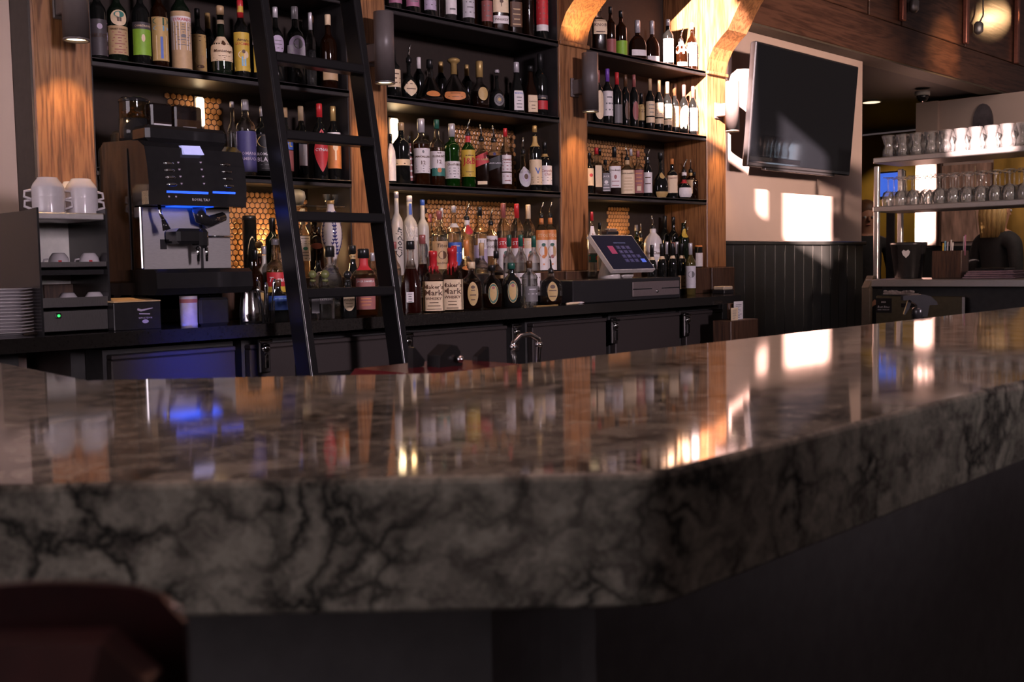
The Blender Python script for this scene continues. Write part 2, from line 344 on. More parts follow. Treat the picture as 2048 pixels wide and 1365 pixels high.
# lit window with blinds at the far end of the room: the television mirrors it
n_tv = Vector((0, -1, -.085)).normalized()
def mirror(px, py, Yw=-3.6):
    p = P(px, py, Y=3.38); d = (p-CAM).normalized(); d = d-2*d.dot(n_tv)*n_tv; return p+d*((Yw-p.y)/d.y)
q0, q1 = mirror(1536, 282), mirror(1592, 336)
x0, x1 = sorted((q0.x, q1.x)); z0, z1 = sorted((q0.z, q1.z))
wn = struct('window_1', MB().box(x0-.1, x0-.02, -3.7, -3.6, z0-.1, z1+.1).box(x1+.02, x1+.1, -3.7, -3.6, z0-.1, z1+.1).box(x0-.1, x1+.1, -3.7, -3.6, z1+.02, z1+.1).box(x0-.1, x1+.1, -3.7, -3.6, z0-.1, z0-.02), M['oakdark'])
glow = mat('daylit_slat', (.7, .75, .75), .6, emit=(.70, .80, 1), es=5)
for k in range(9):
    z = z0+(k+.5)*(z1-z0)/9; part('slat', MB().box(x0, x1, -3.66, -3.63, z-(z1-z0)*.034, z+(z1-z0)*.034), glow, wn)

# ------------------------------------------------------------------ hexagon tiles on the back board
def hexpts(r): return [(r*math.cos(PI/6+i*PI/3), r*math.sin(PI/6+i*PI/3)) for i in range(6)]
def hexmb(r=.0118, h=.005):
    o = hexpts(r); i_ = hexpts(r*.78); mb = MB()
    vs = [(a, 0, b) for a, b in o]+[(a, -h*.75, b) for a, b in o]+[(a, -h, b) for a, b in i_]
    fs = [(k, (k+1) % 6, (k+1) % 6+6, k+6) for k in range(6)]+[(k+6, (k+1) % 6+6, (k+1) % 6+12, k+12) for k in range(6)]+[tuple(range(12, 18))]
    return mb.add(vs, fs)
hx = hexmb(); hex_me = hx.mesh('tile', M['tile'])
PT = .0245; field = MB(); nt = 0
PANELS = {('A', 1): (330, 452), ('A', 0): (440, 672), ('B', 1): (905, 1078), ('B', 0): (850, 1068), ('C', 1): (1150, 1290), ('C', 0): (1212, 1260)}
for b, (x_a, x_b) in BAY.items():
    for lev, (za, zb) in enumerate(((1.175, ZS[3]-TH), (ZS[3], ZS[2]-TH))):
        pa, pb = PANELS[b, lev]; zm = (za+zb)/2; r = 0; z = za+.013
        xa, xb = max(x_a, P(pa, proj((2.5, YB, zm))[1], Y=YB).x), min(x_b, P(pb, proj((3.5, YB, zm))[1], Y=YB).x)
        while z < zb-.01:
            x = xa+.014+(r % 2)*PT/2
            while x < xb-.012:
                px, py = proj((x, YB, z))
                near = b == 'A' and za < 1.4 and ((475 < px < 565 and 376 < py < 480) or (588 < px < 668 and 384 < py < 520))
                if near and nt < 300: link('tile', hex_me, wb, (x, YB, z)); nt += 1
                else: field.add([(v[0]+x, v[1]+YB, v[2]+z) for v in hx.v], hx.f)
                x += PT
            z += PT*.866; r += 1
f = part('tile_field', field, M['tile'], wb); f['kind'] = 'stuff'

# ------------------------------------------------------------------ back bar cabinet
bb = thing('back_bar_cabinet', 'dark back bar shelving with oak pillars behind the ladder', 'shelving', (3.43, 3.65, 0))
CORB = [(3.5, 2.281), (3.485, 2.347), (3.453, 2.406), (3.407, 2.451), (3.361, 2.488), (3.332, 2.535), (3.30, 2.59), (3.262, 2.645), (3.21, 2.70), (3.16, 2.75), (3.12, 2.81), (3.11, 2.88)]
for i, (a, c) in enumerate(PX4):
    pl = part('pillar', MB().box(a, c, YP, YB, 1.17, 2.95, bv=.004), M['oak'], bb)
    if i in (2, 3):
        part('corbel', MB().prism(CORB+[(3.498, 2.88)], a, c, 'X'), M['oak'], pl)
        part('moulding', MB().box(a-.006, c+.006, YP-.016, YP+.02, 2.262, 2.281, bv=.003), M['oak'], pl)
    part('plinth_block', MB().box(a-.02, c+.02, YP-.045, YB, ZC, 1.17, bv=.003), M['oakdark'], bb)
for b, (xa, xb) in BAY.items():
    for k in (1, 2, 3):
        part('shelf', MB().box(xa, xb, YP+.002, YB, ZS[k]-.016, ZS[k], bv=.002).box(xa, xb, YP+.002, YP+.017, ZS[k]-TH, ZS[k]-.0005, bv=.003), M['shelf'], bb)
    part('plinth', MB().box(xa, xb, YP-.03, YB, ZC, 1.17, bv=.003), M['oakdark'], bb)
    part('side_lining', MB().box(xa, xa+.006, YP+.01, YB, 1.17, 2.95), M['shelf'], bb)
    if b != 'C': part('side_lining', MB().box(xb-.006, xb, YP+.01, YB, 1.17, 2.95), M['shelf'], bb)  # dark lining added: shade on the inner pillar side put into colour
part('side_board', MB().box(1.437, 1.4445, YP+.004, 3.644, ZC, 2.95), mat('brown_board', (.05, .04, .036), .6), bb)  # added dark board, its colour stands for shade on the pillar side
part('header', MB().box(1.40, 5.42, 3.2, YB, 2.95, 3.3, bv=.01), M['oakdark'], bb)
part('carcass', MB().box(1.46, 4.95, 3.36, YB-.001, .0, .97), M['black'], bb)
solid('back_counter', MB().prism([(.7, 3.095), (4.93, 3.095), (5.45, 3.47), (5.45, YB-.001), (1.45, YB-.001), (1.45, 3.643), (.7, 3.643)], ZC-.042, ZC), M['counter'], 'long dark polished stone counter along the bottle shelves', 'counter')
struct('baseboard_1', MB().box(.7, 1.30, 3.36, 3.643, 0, .97), M['black'])

# lamps inside the shelving: small glowing wall lights, the light they throw, and assumed unseen lights
def shelf_lamp(px, py, label, w=.035, h=.10, power=3, dy=.05):
    p = P(px, py, Y=YB-.012)
    t = thing('shelf_lamp', label, 'lamp', (p.x, YB, p.z-h/2))
    part('housing', MB().box(p.x-w*.6, p.x+w*.6, YB-.012, YB-.0055, p.z-h*.55, p.z+h*.55, bv=.002), M['bronze'], t)
    part('glass_shade', MB().box(p.x-w/2, p.x+w/2, YB-.026, YB-.0125, p.z-h/2, p.z+h/2, bv=.006), M['bulb'], t)
    light('shelf_lamp_light', 'POINT', (p.x, YB-.075, p.z), power, (1, .60, .27), shadow_soft_size=.03)
shelf_lamp(399, 224, 'small glowing lamp behind the espresso machine hoppers', .034, .11, .13)
shelf_lamp(787, 262, 'small glowing lamp at the left end of the whisky shelf', .045, .11, .35)
for (px, py, e) in ((545, 500, 1.9), (640, 505, 2.2), (818, 470, .8), (955, 500, .5), (1060, 470, .5), (1240, 485, 1.1)):
    p = P(px, py, Y=YB-.06); light('under_shelf_light', 'POINT', p, e, (1, .60, .27), shadow_soft_size=.02)  # assumed lights behind the bottles, taken from the glow on the tiles
for b, k, e in (('A', 3, .9), ('B', 3, .75), ('C', 3, .28), ('B', 2, .2), ('C', 2, .16), ('A', 2, .03), ('A', 3, .12)):
    xa, xb = BAY[b]
    a = light('shelf_strip_light', 'AREA', ((xa+xb)/2, YP+.030, ZS[k]-.0175), e, (1, .66, .38), shape='RECTANGLE', size=xb-xa-.1, size_y=.016); aim(a, (0, .30, -1))  # assumed strip lights, hidden behind the shelf lips

# ------------------------------------------------------------------ pillar lights
SL = ['black tube wall light on the oak pillar above the white cups', 'dark tube wall light beside the ladder, shining down',
      'dark tube wall light on the pillar between the two bottle bays', 'sunlit tube wall light on the pillar next to the television']
for i, (a, c) in enumerate(PX4):
    x = (a+c)/2; y = 3.395; z0, z1 = 1.937, 2.217; r = .040
    t = thing('wall_light', SL[i], 'lamp', (x, YP, z0), group='tube lights on the oak pillars')
    tb = part('tube', MB().lathe([(r-.004, z0+.012), (r, z0+.004), (r, z1), (r-.004, z1), (r-.004, z1-.02)], (x, y, 0), 28, cap0=False, cap1=False), M['bronze'], t)
    part('rim', MB().lathe([(r-.004, z0+.012), (r-.004, z0), (r+.0005, z0), (r+.0005, z0+.006)], (x, y, 0), 28, cap0=False, cap1=False), M['bronze'], tb)
    part('bracket', MB().box(x-.028, x+.028, YP-.012, YP-.0005, 2.02, 2.11, bv=.003).box(x-.022, x+.022, y+.02, YP-.010, 2.03, 2.10, bv=.003), M['bronze'], t)
    part('lens', MB().lathe([(.001, z0+.008), (r-.005, z0+.008)], (x, y, 0), 28, cap1=False), M['bulb'], t)
    s = light('wall_light_beam', 'SPOT', (x, y, z0+.004), 15, (1, .56, .25), spot_size=R(84), spot_blend=.7, shadow_soft_size=.025); aim(s, (0, .12, -1))
    s = light('wall_light_beam', 'SPOT', (x, y, z1-.004), 13 if i == 2 else 5, (1, .58, .27), spot_size=R(100), spot_blend=.6, shadow_soft_size=.025); aim(s, (0, .05, 1))

# ------------------------------------------------------------------ overhead cabinet to the right
YF = 3.42
oc = thing('overhead_cabinet', 'dark walnut overhead cabinet with hanging copper battens above the television', 'cabinet', (8, YF, ZSOF))
part('body', MB().box(5.425, 14.5, YF+.02, 3.60, ZSOF+.03, 3.6), M['walnut'], oc)
part('bottom_board', MB().box(5.425, 14.5, YF+.006, 3.60, ZSOF, ZSOF+.028), mat('olive_edge', (.09, .07, .05), .6), oc)
ZR = 2.85
part('bottom_rail', MB().box(5.425, 14.5, YF, YF+.02, ZSOF+.012, ZR, bv=.004), M['walnut'], oc)
xs = [5.45, 6.35, 7.05]; 
for px, py in ((1810, 20), (1936, 50), (2037, 90)): xs.append(P(px, py, Y=YF-.02).x)
xs += [xs[-1]+.9, xs[-1]+1.6]
for i in range(len(xs)-1):
    part('door', MB().box(xs[i]+.012, xs[i+1]-.012, YF+.004, YF+.019, ZR+.006, 3.58, bv=.004), M['walnut'], oc)
copper = mat('copper_edge', (.55, .22, .16), .3, .8)
for i, (px, pb) in enumerate(((1810, 41), (1936, 87), (2037, 127))):
    q = P(px, pb, Y=YF-.035); part('batten', MB().box(q.x-.028, q.x+.028, YF-.035, YF-.0005, q.z, 3.58, bv=.006), copper, oc)
for px, py in ((1829, 12), (1958, 56)):
    q = P(px, py, Y=YF-.04); h = part('latch', MB().lathe([(.012, -.05), (.034, -.03), (.036, .03), (.02, .05)], (q.x, YF-.036, q.z), 14).tube([(q.x+.02, YF-.03, q.z+.03), (q.x+.11, YF-.03, q.z+.12), (q.x+.12, YF-.02, q.z+.4)], .006), M['steel'], oc)
s = light('cabinet_spot', 'SPOT', (8.6, 2.6, 3.3), 75, (1, .52, .22), spot_size=R(38), spot_blend=.9); aim(s, P(1890, 112, Y=YF)-s.location)  # assumed unseen lamp for the warm glow on the bottom rail
s = light('cabinet_spot', 'SPOT', (10.4, 2.9, 3.4), 30, (1, .56, .25), spot_size=R(20), spot_blend=.8); aim(s, P(2000, 35, Y=YF)-s.location)  # assumed unseen lamp for the bright pool on a cabinet door

# ------------------------------------------------------------------ the bar
def arc(c, r, a0, a1, n): return [(c[0]+r*math.cos(R(a0+(a1-a0)*i/n)), c[1]+r*math.sin(R(a0+(a1-a0)*i/n))) for i in range(n+1)]
rr = .05; cx, cy = .5755+rr*.414, .424+rr
outer = [(.0, 2.3)]+arc((rr, .999+rr*.414), rr, 180, 225, 5)+arc((cx, cy), rr, 225, 270, 6)+[(5.6, .424)]
poly = outer+[(5.6, 1.04), (.935, 1.04), (.612, 1.352), (.70, 2.3)]
def inset(p, d):
    n = len(p); o = []
    for i in range(n):
        a, b, c = Vector(p[i-1]), Vector(p[i]), Vector(p[(i+1) % n]); u = (b-a).normalized(); v = (c-b).normalized()
        nu, nv = Vector((-u.y, u.x)), Vector((-v.y, v.x)); m = (nu+nv); m = m/max(m.dot(nu), .3); o.append(tuple(b+m*d))
    return o
mb = MB(); n = len(poly); lv = [(.978, .003), (.981, 0), (1.0655, 0), (1.0685, .0012), (1.07, .0045)]
for z, d in lv: mb.v += [(x, y, z) for x, y in (inset(poly, d) if d else poly)]
for k in range(len(lv)-1):
    for i in range(n):
        j = (i+1) % n; mb.f.append((k*n+i, k*n+j, k*n+n+j, k*n+n+i)); mb.m.append(0); mb.sm.append(False)
mb.f += [tuple(range(n))[::-1], tuple((len(lv)-1)*n+i for i in range(n))]; mb.m += [0, 0]; mb.sm += [False]*2
bt = thing('bar', 'long angled bar with a thick veined stone top', 'bar', (.5, 1.0, 0))
part('countertop', mb, M['marble'], bt)
part('base', MB().prism(inset(poly, .19), 0, .977), mat('charcoal_panel', (.095, .092, .090), .6), bt)
part('foot_rail', MB().tube([(-.05, 2.2, .2), (-.05, 1.0, .2), (.54, .40, .2), (5.5, .40, .2)], .022, 10), M['dsteel'], bt)
hk = P(1683, 1052, Y=.47); part('bag_hook', MB().box(hk.x-.012, hk.x+.012, .450, .475, .974, .9775, bv=.001).tube([(hk.x, .46, .975), (hk.x, .458, .969), (hk.x, .452, .968), (hk.x, .449, .971)], .002), M['dsteel'], bt)
ub = thing('underbar_station', 'stainless underbar work station behind the stone bar', 'work station', (3, 1.4, 0))
part('worktop', MB().box(1.15, 5.0, 1.06, 1.72, .83, .86, bv=.004), M['dsteel'], ub)
part('cabinet', MB().box(1.2, 4.95, 1.10, 1.68, .0, .829), M['black'], ub)
# ================================================================== bottles
# glass profiles: (height fraction, radius fraction); cap = (start, radius); pw = squareness; ay = depth of a flat flask
TY = {
 'std': ([(0, .9), (.015, 1), (.57, 1), (.63, .95), (.68, .74), (.72, .46), (.76, .34), (.87, .31)], (.86, .36), 2, 1),
 'low': ([(0, .9), (.015, 1), (.62, 1), (.67, .95), (.71, .75), (.75, .5), (.79, .36), (.87, .33)], (.86, .38), 2, 1),
 'wine': ([(0, .92), (.012, 1), (.60, 1), (.65, .93), (.70, .68), (.75, .43), (.80, .37), (.985, .36)], (.77, .41), 2, 1),
 'tall': ([(0, .92), (.015, 1), (.58, 1), (.64, .96), (.68, .82), (.72, .55), (.745, .40), (.93, .36)], (.925, .39), 2, 1),
 'sq': ([(0, .95), (.015, 1), (.58, 1), (.63, .94), (.68, .66), (.71, .40), (.74, .33), (.87, .31)], (.86, .38), 5, .9),
 'mac': ([(0, .92), (.015, 1), (.52, 1.0), (.60, 1.06), (.66, .98), (.70, .66), (.73, .40), (.80, .38)], (.79, .46), 2, 1),
 'bulb': ([(0, .82), (.015, .9), (.10, .97), (.34, 1), (.42, .95), (.47, .74), (.52, .44), (.58, .33), (.88, .29)], (.87, .36), 2, 1),
 'drop': ([(0, .45), (.015, .62), (.07, .92), (.17, 1), (.27, .93), (.42, .66), (.55, .38), (.64, .22), (.68, .18), (.90, .17)], (.66, .21), 2, .6),
 'cone': ([(0, .95), (.02, 1), (.10, 1), (.22, .84), (.40, .58), (.55, .34), (.62, .22), (.80, .20)], (.80, .24), 2, .8),
 'globe': ([(0, .5), (.015, .62), (.10, .92), (.24, 1), (.38, .90), (.48, .62), (.54, .33), (.60, .24), (.86, .22)], (.85, .32), 2, .75),
 'flask': ([(0, .95), (.02, 1), (.36, 1), (.46, .92), (.54, .70), (.60, .42), (.64, .28), (.86, .25)], (.68, .31), 3, .6),
 'crown': ([(0, .86), (.02, .95), (.25, 1), (.45, 1), (.57, .93), (.66, .70), (.72, .40), (.76, .31), (.87, .29)], (.86, .40), 2.4, .85),
 'wax': ([(0, .95), (.015, 1), (.50, 1), (.58, .95), (.65, .66), (.69, .40), (.74, .32), (.97, .30)], (.70, .37), 4, .9),
 'ball': ([(0, .94), (.02, 1), (.48, 1), (.56, .94), (.61, .70), (.65, .46), (.68, .42), (.74, .42)], None, 2.6, .9),
 'jug': ([(0, .95), (.02, 1), (.50, 1), (.62, .93), (.71, .70), (.77, .42), (.80, .33), (.88, .30)], (.87, .33), 2, 1),
 'slope': ([(0, 1), (.02, 1), (.36, .98), (.46, .86), (.60, .58), (.72, .36), (.78, .33), (.90, .32)], (.88, .42), 3, .9),
 'azul': ([(0, .80), (.015, .86), (.12, .86), (.30, .74), (.42, .53), (.48, .48), (.53, .58), (.60, .86), (.68, 1), (.76, .97), (.85, .72), (.92, .4), (.97, .3)], (.97, .36), 2, 1),
 'can': ([(0, .96), (.015, 1), (.93, 1)], (.93, .97), 2, 1),
}
GL = {
 'c': solid_glass('clear_bottle_glass', (.97, .98, .97)), 'f': mat('frosted_glass', (.52, .48, .42), .35, var=.06), 'w': mat('white_glaze', (.66, .60, .57), .16, var=.03),
 'g': glass('green_glass', (.10, .34, .04), .35, (.01, .07, .005)), 'k': mat('black_glass', (.007, .0075, .007), .06, spec=.6, var=.2),
 'n': glass('brown_glass', (.22, .07, .015), .55, (.02, .006, .002)), 'd': mat('dark_green_glass', (.006, .011, .006), .05, spec=.6, var=.2),
 'y': glass('straw_glass', (.80, .72, .40), .15, (.35, .3, .1)),
}
LQ = {'a': glass('amber_spirit', (.55, .20, .035), .45, (.12, .035, .006), .1), 'd': glass('dark_spirit', (.20, .05, .012), .72, (.03, .009, .004), .1),
      'r': glass('red_liqueur', (.35, .03, .015), .65, (.07, .008, .004), .1), 'c': glass('clear_spirit', (.90, .92, .92), .05, (.4, .4, .4), .04),
      'y': glass('yellow_syrup', (.70, .45, .05), .4, (.35, .2, .02), .1), 'w': mat('cloudy_liquid', (.42, .40, .30), .4), 'b': mat('dark_blue_syrup', (.012, .012, .02), .3)}
steelm = M['chrome']
def rad(prof, t):
    for (a, ra), (b, rb) in zip(prof, prof[1:]):
        if a <= t <= b: return ra+(rb-ra)*(t-a)/max(b-a, 1e-6)
    return prof[-1][1]
def smooth_prof(prof):
    # a few extra rings so shoulders curve
    out = []
    for i in range(len(prof)-1):
        p0 = prof[max(i-1, 0)]; p1 = prof[i]; p2 = prof[i+1]; p3 = prof[min(i+2, len(prof)-1)]
        out.append(p1)
        if i > 1 and (p2[0]-p1[0]) < .2:
            t = .5; r = .5*((2*p1[1])+(-p0[1]+p2[1])*t+(2*p0[1]-5*p1[1]+4*p2[1]-p3[1])*t*t+(-p0[1]+3*p1[1]-3*p2[1]+p3[1])*t**3)
            out.append(((p1[0]+p2[0])/2, max(min(r, max(p1[1], p2[1])*1.02), min(p1[1], p2[1])*.98)))
    out.append(prof[-1]); return out
def make_label(parent, prof, H, Rr, pw, ax, ay, lab):
    z0, z1, hw, col, shp, txs = lab[:6]; name = lab[6] if len(lab) > 6 else 'label'
    def at(s, t, off):                                   # s: -1..1 across the front, t: height fraction of the bottle
        r = rad(prof, t)*Rr
        if pw == 2: a = s; x, y = ax*r*math.sin(a), -ay*r*math.cos(a)
        else: x = s*ax*r; y = -ay*r*max(1-abs(s)**pw, 0)**(1/pw)
        k = 1+off/max(r, .004); return (x*k, y*k-off*.3, t*H)
    smax = R(hw) if pw == 2 else hw/95
    mb = MB(); mats = [ink(col)]; N = 10
    if shp == 'r':
        K = 5
        vs = [at(smax*(2*i/N-1), z0+(z1-z0)*j/K, .0012) for j in range(K+1) for i in range(N+1)]
        mb.add(vs, [(j*(N+1)+i, j*(N+1)+i+1, (j+1)*(N+1)+i+1, (j+1)*(N+1)+i) for j in range(K) for i in range(N)], 0, True)
    elif shp == 'd':                                     # slanting band
        vs = [at(smax*(2*i/N-1), (z0 if j == 0 else z1)+.10*(i/N-.5), .0012) for j in (0, 1) for i in range(N+1)]
        mb.add(vs, [(i, i+1, N+2+i, N+1+i) for i in range(N)], 0, True)
    else:
        pts = []
        for i in range(20):
            t = 2*PI*i/20; u, v = math.cos(t), math.sin(t)
            if shp == 'a' and v < 0: u = math.copysign(abs(u)**.3, u) if abs(u) > 1e-6 else 0; v = -abs(v)**.3
            if shp == 'u' and v > 0: u = math.copysign(abs(u)**.3, u) if abs(u) > 1e-6 else 0; v = abs(v)**.3
            if shp == 'x': u, v = math.copysign(abs(u)**1.6, u), math.copysign(abs(v)**1.6, v)
            pts.append((u, v))
        zc, zh = (z0+z1)/2, (z1-z0)/2; vs = [at(0, zc, .0013)]
        for q in (.5, 1): vs += [at(smax*u*q, zc+zh*v*q, .0013) for u, v in pts]
        mb.add(vs, [(0, 1+i, 1+(i+1) % 20) for i in range(20)]+[(1+i, 21+i, 21+(i+1) % 20, 1+(i+1) % 20) for i in range(20)], 0, True)
    for tx in txs:
        st, zc, hf, tc = tx[:4]; sh = tx[4] if len(tx) > 4 else 0; xo = tx[5] if len(tx) > 5 else 0
        if tc not in [m.name[6:] for m in mats]: mats.append(ink(tc))
        mi = [m.name[6:] for m in mats].index(tc); rm = rad(prof, (z0+z1)/2)*Rr
        if st.startswith('#'):                           # fine print: rows too small to read
            rows = int(st[1:])
            for q in range(rows):
                zz = z0+(z1-z0)*(zc+hf*(q/max(rows-1, 1)-.5)); hh = (z1-z0)*hf/rows*.17; ww = smax*random.uniform(.35, .72)
                vs = [at(s_, zz+d, .0022) for d in (-hh, hh) for s_ in (-ww, 0, ww)]; mb.add(vs, [(0, 1, 4, 3), (1, 2, 5, 4)], mi)
        elif st in ('[]', 'o', '<>'):                    # plain printed block, disc or lozenge
            w_ = tx[5] if len(tx) > 5 else .6; n_ = 4 if st != 'o' else 14; vs = []
            for i in range(n_):
                t = 2*PI*i/n_+(PI/4 if st == '[]' else 0); u, v = math.cos(t)*(1.414 if st == '[]' else 1), math.sin(t)*(1.414 if st == '[]' else 1)
                vs.append(at(smax*w_*u, z0+(z1-z0)*(zc+hf/2*v), .0019))
            mb.add(vs, [tuple(range(n_))], mi)
        else:
            V, F, wd = text(st, sh); h = (z1-z0)*H*hf; wmax = 1.75*(math.sin(min(smax, 1.4)) if pw == 2 else smax*ax)*rm*(1.12 if pw == 2 else 1); h = min(h, wmax/wd)
            vs = [at((x*h)/(ax*rm)+xo, (z0+(z1-z0)*zc)+(y*h)/H, .0024) for x, y in V]; mb.add(vs, F, mi)
    return lpart(name, mb, mats, parent)
def pourer(parent, z, r=.011, tilt=1, col='K'):
    p = lpart('pourer', MB().lathe([(r, -.004), (r*1.15, .002), (r*1.15, .014), (r*.6, .02)], (0, 0, z), 12), capm(col), parent)
    a = random.uniform(-.6, .6)*tilt
    lpart('spout', MB().tube([(0, 0, z+.018), (0, 0, z+.035), (.006*a, -.006, z+.05), (.02*a, -.014, z+.072)], [.0052, .0048, .004, .0032], 8), steelm, p)
ROW = {}
def bottle(desc, px, top, wpx, z, y, ty, g='c', liq=None, cap='K', labs=(), pour=0, face=.5, fill=.6, lean=0, grp=None, capz=None):
    prof0, capd, pw, ay = TY[ty]; prof = smooth_prof(prof0)
    H = .28
    for _ in range(3):
        zz = z+H*.4; base = proj(P(px, top, Y=y)); X = P(px, (top+proj((P(px, top, Y=y).x, y, z))[1])/2, Y=y).x
        ztop = P(px, top, Y=y).z; H = ztop-z
    if pour: H -= .060
    D = depth((X, y, z)); Rr = wpx/2*D/FPX
    if y > 3.44:                                          # keep clear of the bay sides
        for xa, xb in BAY.values():
            if xa-.05 < X < xb+.05: X = min(max(X, xa+.010+wpx/2*D/FPX), xb-.010-wpx/2*D/FPX)
    th = math.atan2(-y, -X)+PI/2                          # turn of the label from straight-ahead towards the bar
    off = abs(th*(1-face))
    if pw > 3.5: Rr /= (math.cos(off)+ay*math.sin(off))*.96
    elif pw > 2.2: Rr /= 1.04
    elif ay < .9: Rr /= .92
    t = thing('bottle', desc, 'bottle', (X, y, z+.0004), th*face, grp)
    if lean: t.rotation_euler[1] = lean
    capstart = capz or (capd[0] if capd else 1)
    gl = [(r*Rr, f*H) for f, r in prof]
    gm = GL[g]; n = 24 if wpx > 24 else 16
    bd = lpart('glass_body', MB().lathe(gl, n=n, pw=pw, ay=ay, cap0=False, cap1=True).lathe([(.001, .0015), (gl[0][0], 0)], n=n, pw=pw, ay=ay, cap0=False, cap1=False), gm, t)
    if liq:
        lp = [(r*Rr*.93, f*H+.003) for f, r in prof if f <= fill]; lp.append((rad(prof, fill)*Rr*.93, fill*H))
        lpart('liquid', MB().lathe(lp, n=n, pw=pw, ay=ay), LQ[liq], t)
    if ty == 'ball':
        lpart('stopper', MB().lathe([(Rr*.36, .73*H), (Rr*.36, .78*H)], n=14).ball((0, 0, H*.88), Rr*.52), mat('olive_stopper', (.13, .14, .05), .25) if cap == 'G' else capm(cap), t)
    elif capd and not (pour and ty not in ('wax',)) and cap:
        c0, cr = capd; c0 = capz or c0; cr = cr*Rr; h1 = H
        if ty == 'wax':
            mb = MB().lathe([(cr*1.05, c0*H), (cr, c0*H+.01), (cr, .90*H), (cr*1.12, .905*H), (cr*1.12, .985*H), (cr*.9, H)], n=16)
            for q in range(7):
                a = q*.9; L_ = random.uniform(.012, .035); mb.tube([(cr*math.cos(a)*1.0, cr*math.sin(a)*1.0, c0*H+.012), (cr*1.12*math.cos(a), cr*1.12*math.sin(a), c0*H-L_)], [.005, .0035], 6)
            lpart('wax_seal', mb, capm(cap), t)
        else:
            lpart('cap' if ty != 'wine' else 'capsule', MB().lathe([(cr, c0*H), (cr, h1-.004), (cr*.88, h1)] if ty != 'drop' else [(cr, c0*H), (cr*.95, .88*H), (cr*1.3, .9*H), (cr*1.9, .93*H), (cr*1.9, .97*H), (cr*1.2, H)], n=16), capm(cap), t)
    if pour: pourer(t, H*capd[0] if capd else H*.9, .011)
    if pour and capd and cap and cap != 'K':
        lpart('neck_band', MB().lathe([(capd[1]*Rr*1.02, (capd[0]-.11)*H), (capd[1]*Rr*1.02, (capd[0]-.005)*H)], n=16, cap0=False, cap1=False), ink(cap), t)
    for lb in labs: make_label(t, prof, H, Rr, pw, 1, ay, lb)
    return t

F1, F2, F3 = 3.565, 3.58, 3.70           # front and back rows on the shelves
# -- left bay, middle shelf
g = 'bottles on the middle shelf of the left bay'; z = ZS[2]
bottle('black bottle with pink bands, first of the row', 195, -34, 33, z, F1, 'low', 'k', cap='K', grp=g, labs=[(.06, .52, 80, 'M', 'r', [('[]', .93, .04, 'P', 0, .98), ('SELECT', .55, .22, 'N'), ('[]', .55, .27, 'L', 0, .97), ('SELECT', .55, .19, 'N'), ('o', .80, .16, 'L', 0, .22), ('[]', .25, .10, 'P', 0, .97), ('[]', .04, .04, 'P', 0, .97)])])
bottle('dark bottle with eagle medallion over tan label', 234, -30, 38, z, F1, 'low', 'd', cap='K', grp=g, labs=[(.10, .46, 78, 'T', 'r', [('FERNET BRANCA', .88, .16, 'N'), ('#8', .42, .7, 'F')]), (.46, .66, 50, 'C', 'o', [('o', .72, .4, 'H', 0, .6), ('[]', .4, .25, 'N', 0, .25)], 'medallion')])
bottle('bottle with lime green label under black band', 281, -38, 36, z, F1, 'std', 'k', cap='K', grp=g, labs=[(.12, .42, 70, 'G', 'r', [('[]', .36, .05, 'M', 0, .98), ('o', .65, .3, 'C', 0, .16)]), (.42, .50, 70, 'M', 'r', [('CHARTREUSE', .45, .55, 'C')], 'band')])
bottle('brown bottle with blue and white tapering label', 318, -36, 33, z, F1, 'low', 'n', 'd', cap='K', grp=g, labs=[(.08, .58, 70, 'D', 'r', [('[]', .30, .55, 'C', 0, .5), ('[]', .3, .5, 'B', 0, .12), ('o', .74, .12, 'Q', 0, .8), ('o', .90, .18, 'E', 0, .8)])])
bottle('straw-wrapped bottle with tall white label', 361, -40, 39, z, F1, 'low', 'd', cap='K', grp=g, labs=[(.02, .64, 88, 'T', 'r', []), (.22, .585, 89, 'W', 'r', [('LUXARDO', .90, .12, 'R'), ('#9', .45, .6, 'A'), ('o', .42, .1, 'A', 0, .16)], 'paper_label')])
bottle('bottle with blue sky and orange hill picture label', 396, 18, 30, z, F1+.03, 'std', 'k', cap='K', grp=g, labs=[(.05, .60, 80, 'D', 'r', [('[]', .52, .26, 'Q', 0, .95), ('o', .30, .26, 'T', 0, .6), ('o', .12, .09, 'N', 0, .35), ('#2', .88, .12, 'N')])])
bottle('slim dark bottle peeping from behind with dull gold foil', 417, 27, 26, z, F3, 'wine', 'k', cap='D', grp=g)
bottle('bulbous green bottle with wide tan label', 442, 13, 43, z, F1, 'bulb', 'd', cap='T', grp=g, labs=[(.20, .56, 85, 'C', 'r', [('o', .72, .22, 'N', 0, .14), ('Montenegro', .38, .2, 'N', .2), ('#3', .12, .16, 'N')]), (.74, .80, 85, 'C', 'r', [], 'neck_label')])
bottle('slim bottle with red and yellow capsule and yellow label', 482, 1, 31, z, F1, 'wine', 'k', cap='R', grp=g, labs=[(.09, .58, 78, 'Y', 'r', [('Amaro', .80, .08, 'N'), ('LUCANO', .70, .12, 'R'), ('o', .42, .22, 'C', 0, .5), ('[]', .25, .24, 'Q', 0, .2), ('o', .5, .1, 'N', 0, .16), ('[]', .06, .09, 'Y', 0, .9)]), (.84, .92, 88, 'Y', 'r', [], 'neck_band')])
bottle('bottle with gold tapered capsule beside the left ladder rail', 517, 6, 32, z, F1, 'wine', 'k', cap='D', grp=g, labs=[(.45, .60, 60, 'W', 'r', [('AVERNA', .5, .45, 'R')]), (.10, .44, 55, 'Y', 'r', [('o', .6, .5, 'C', 0, .4), ('o', .6, .3, 'N', 0, .2)], 'lower_label')])
bottle('bottle with silver cap right behind the left ladder rail', 552, 15, 30, z, F1, 'std', 'k', cap='S', grp=g, labs=[(.38, .62, 62, 'L', 'o', [('#3', .5, .4, 'A')])], capz=.86)
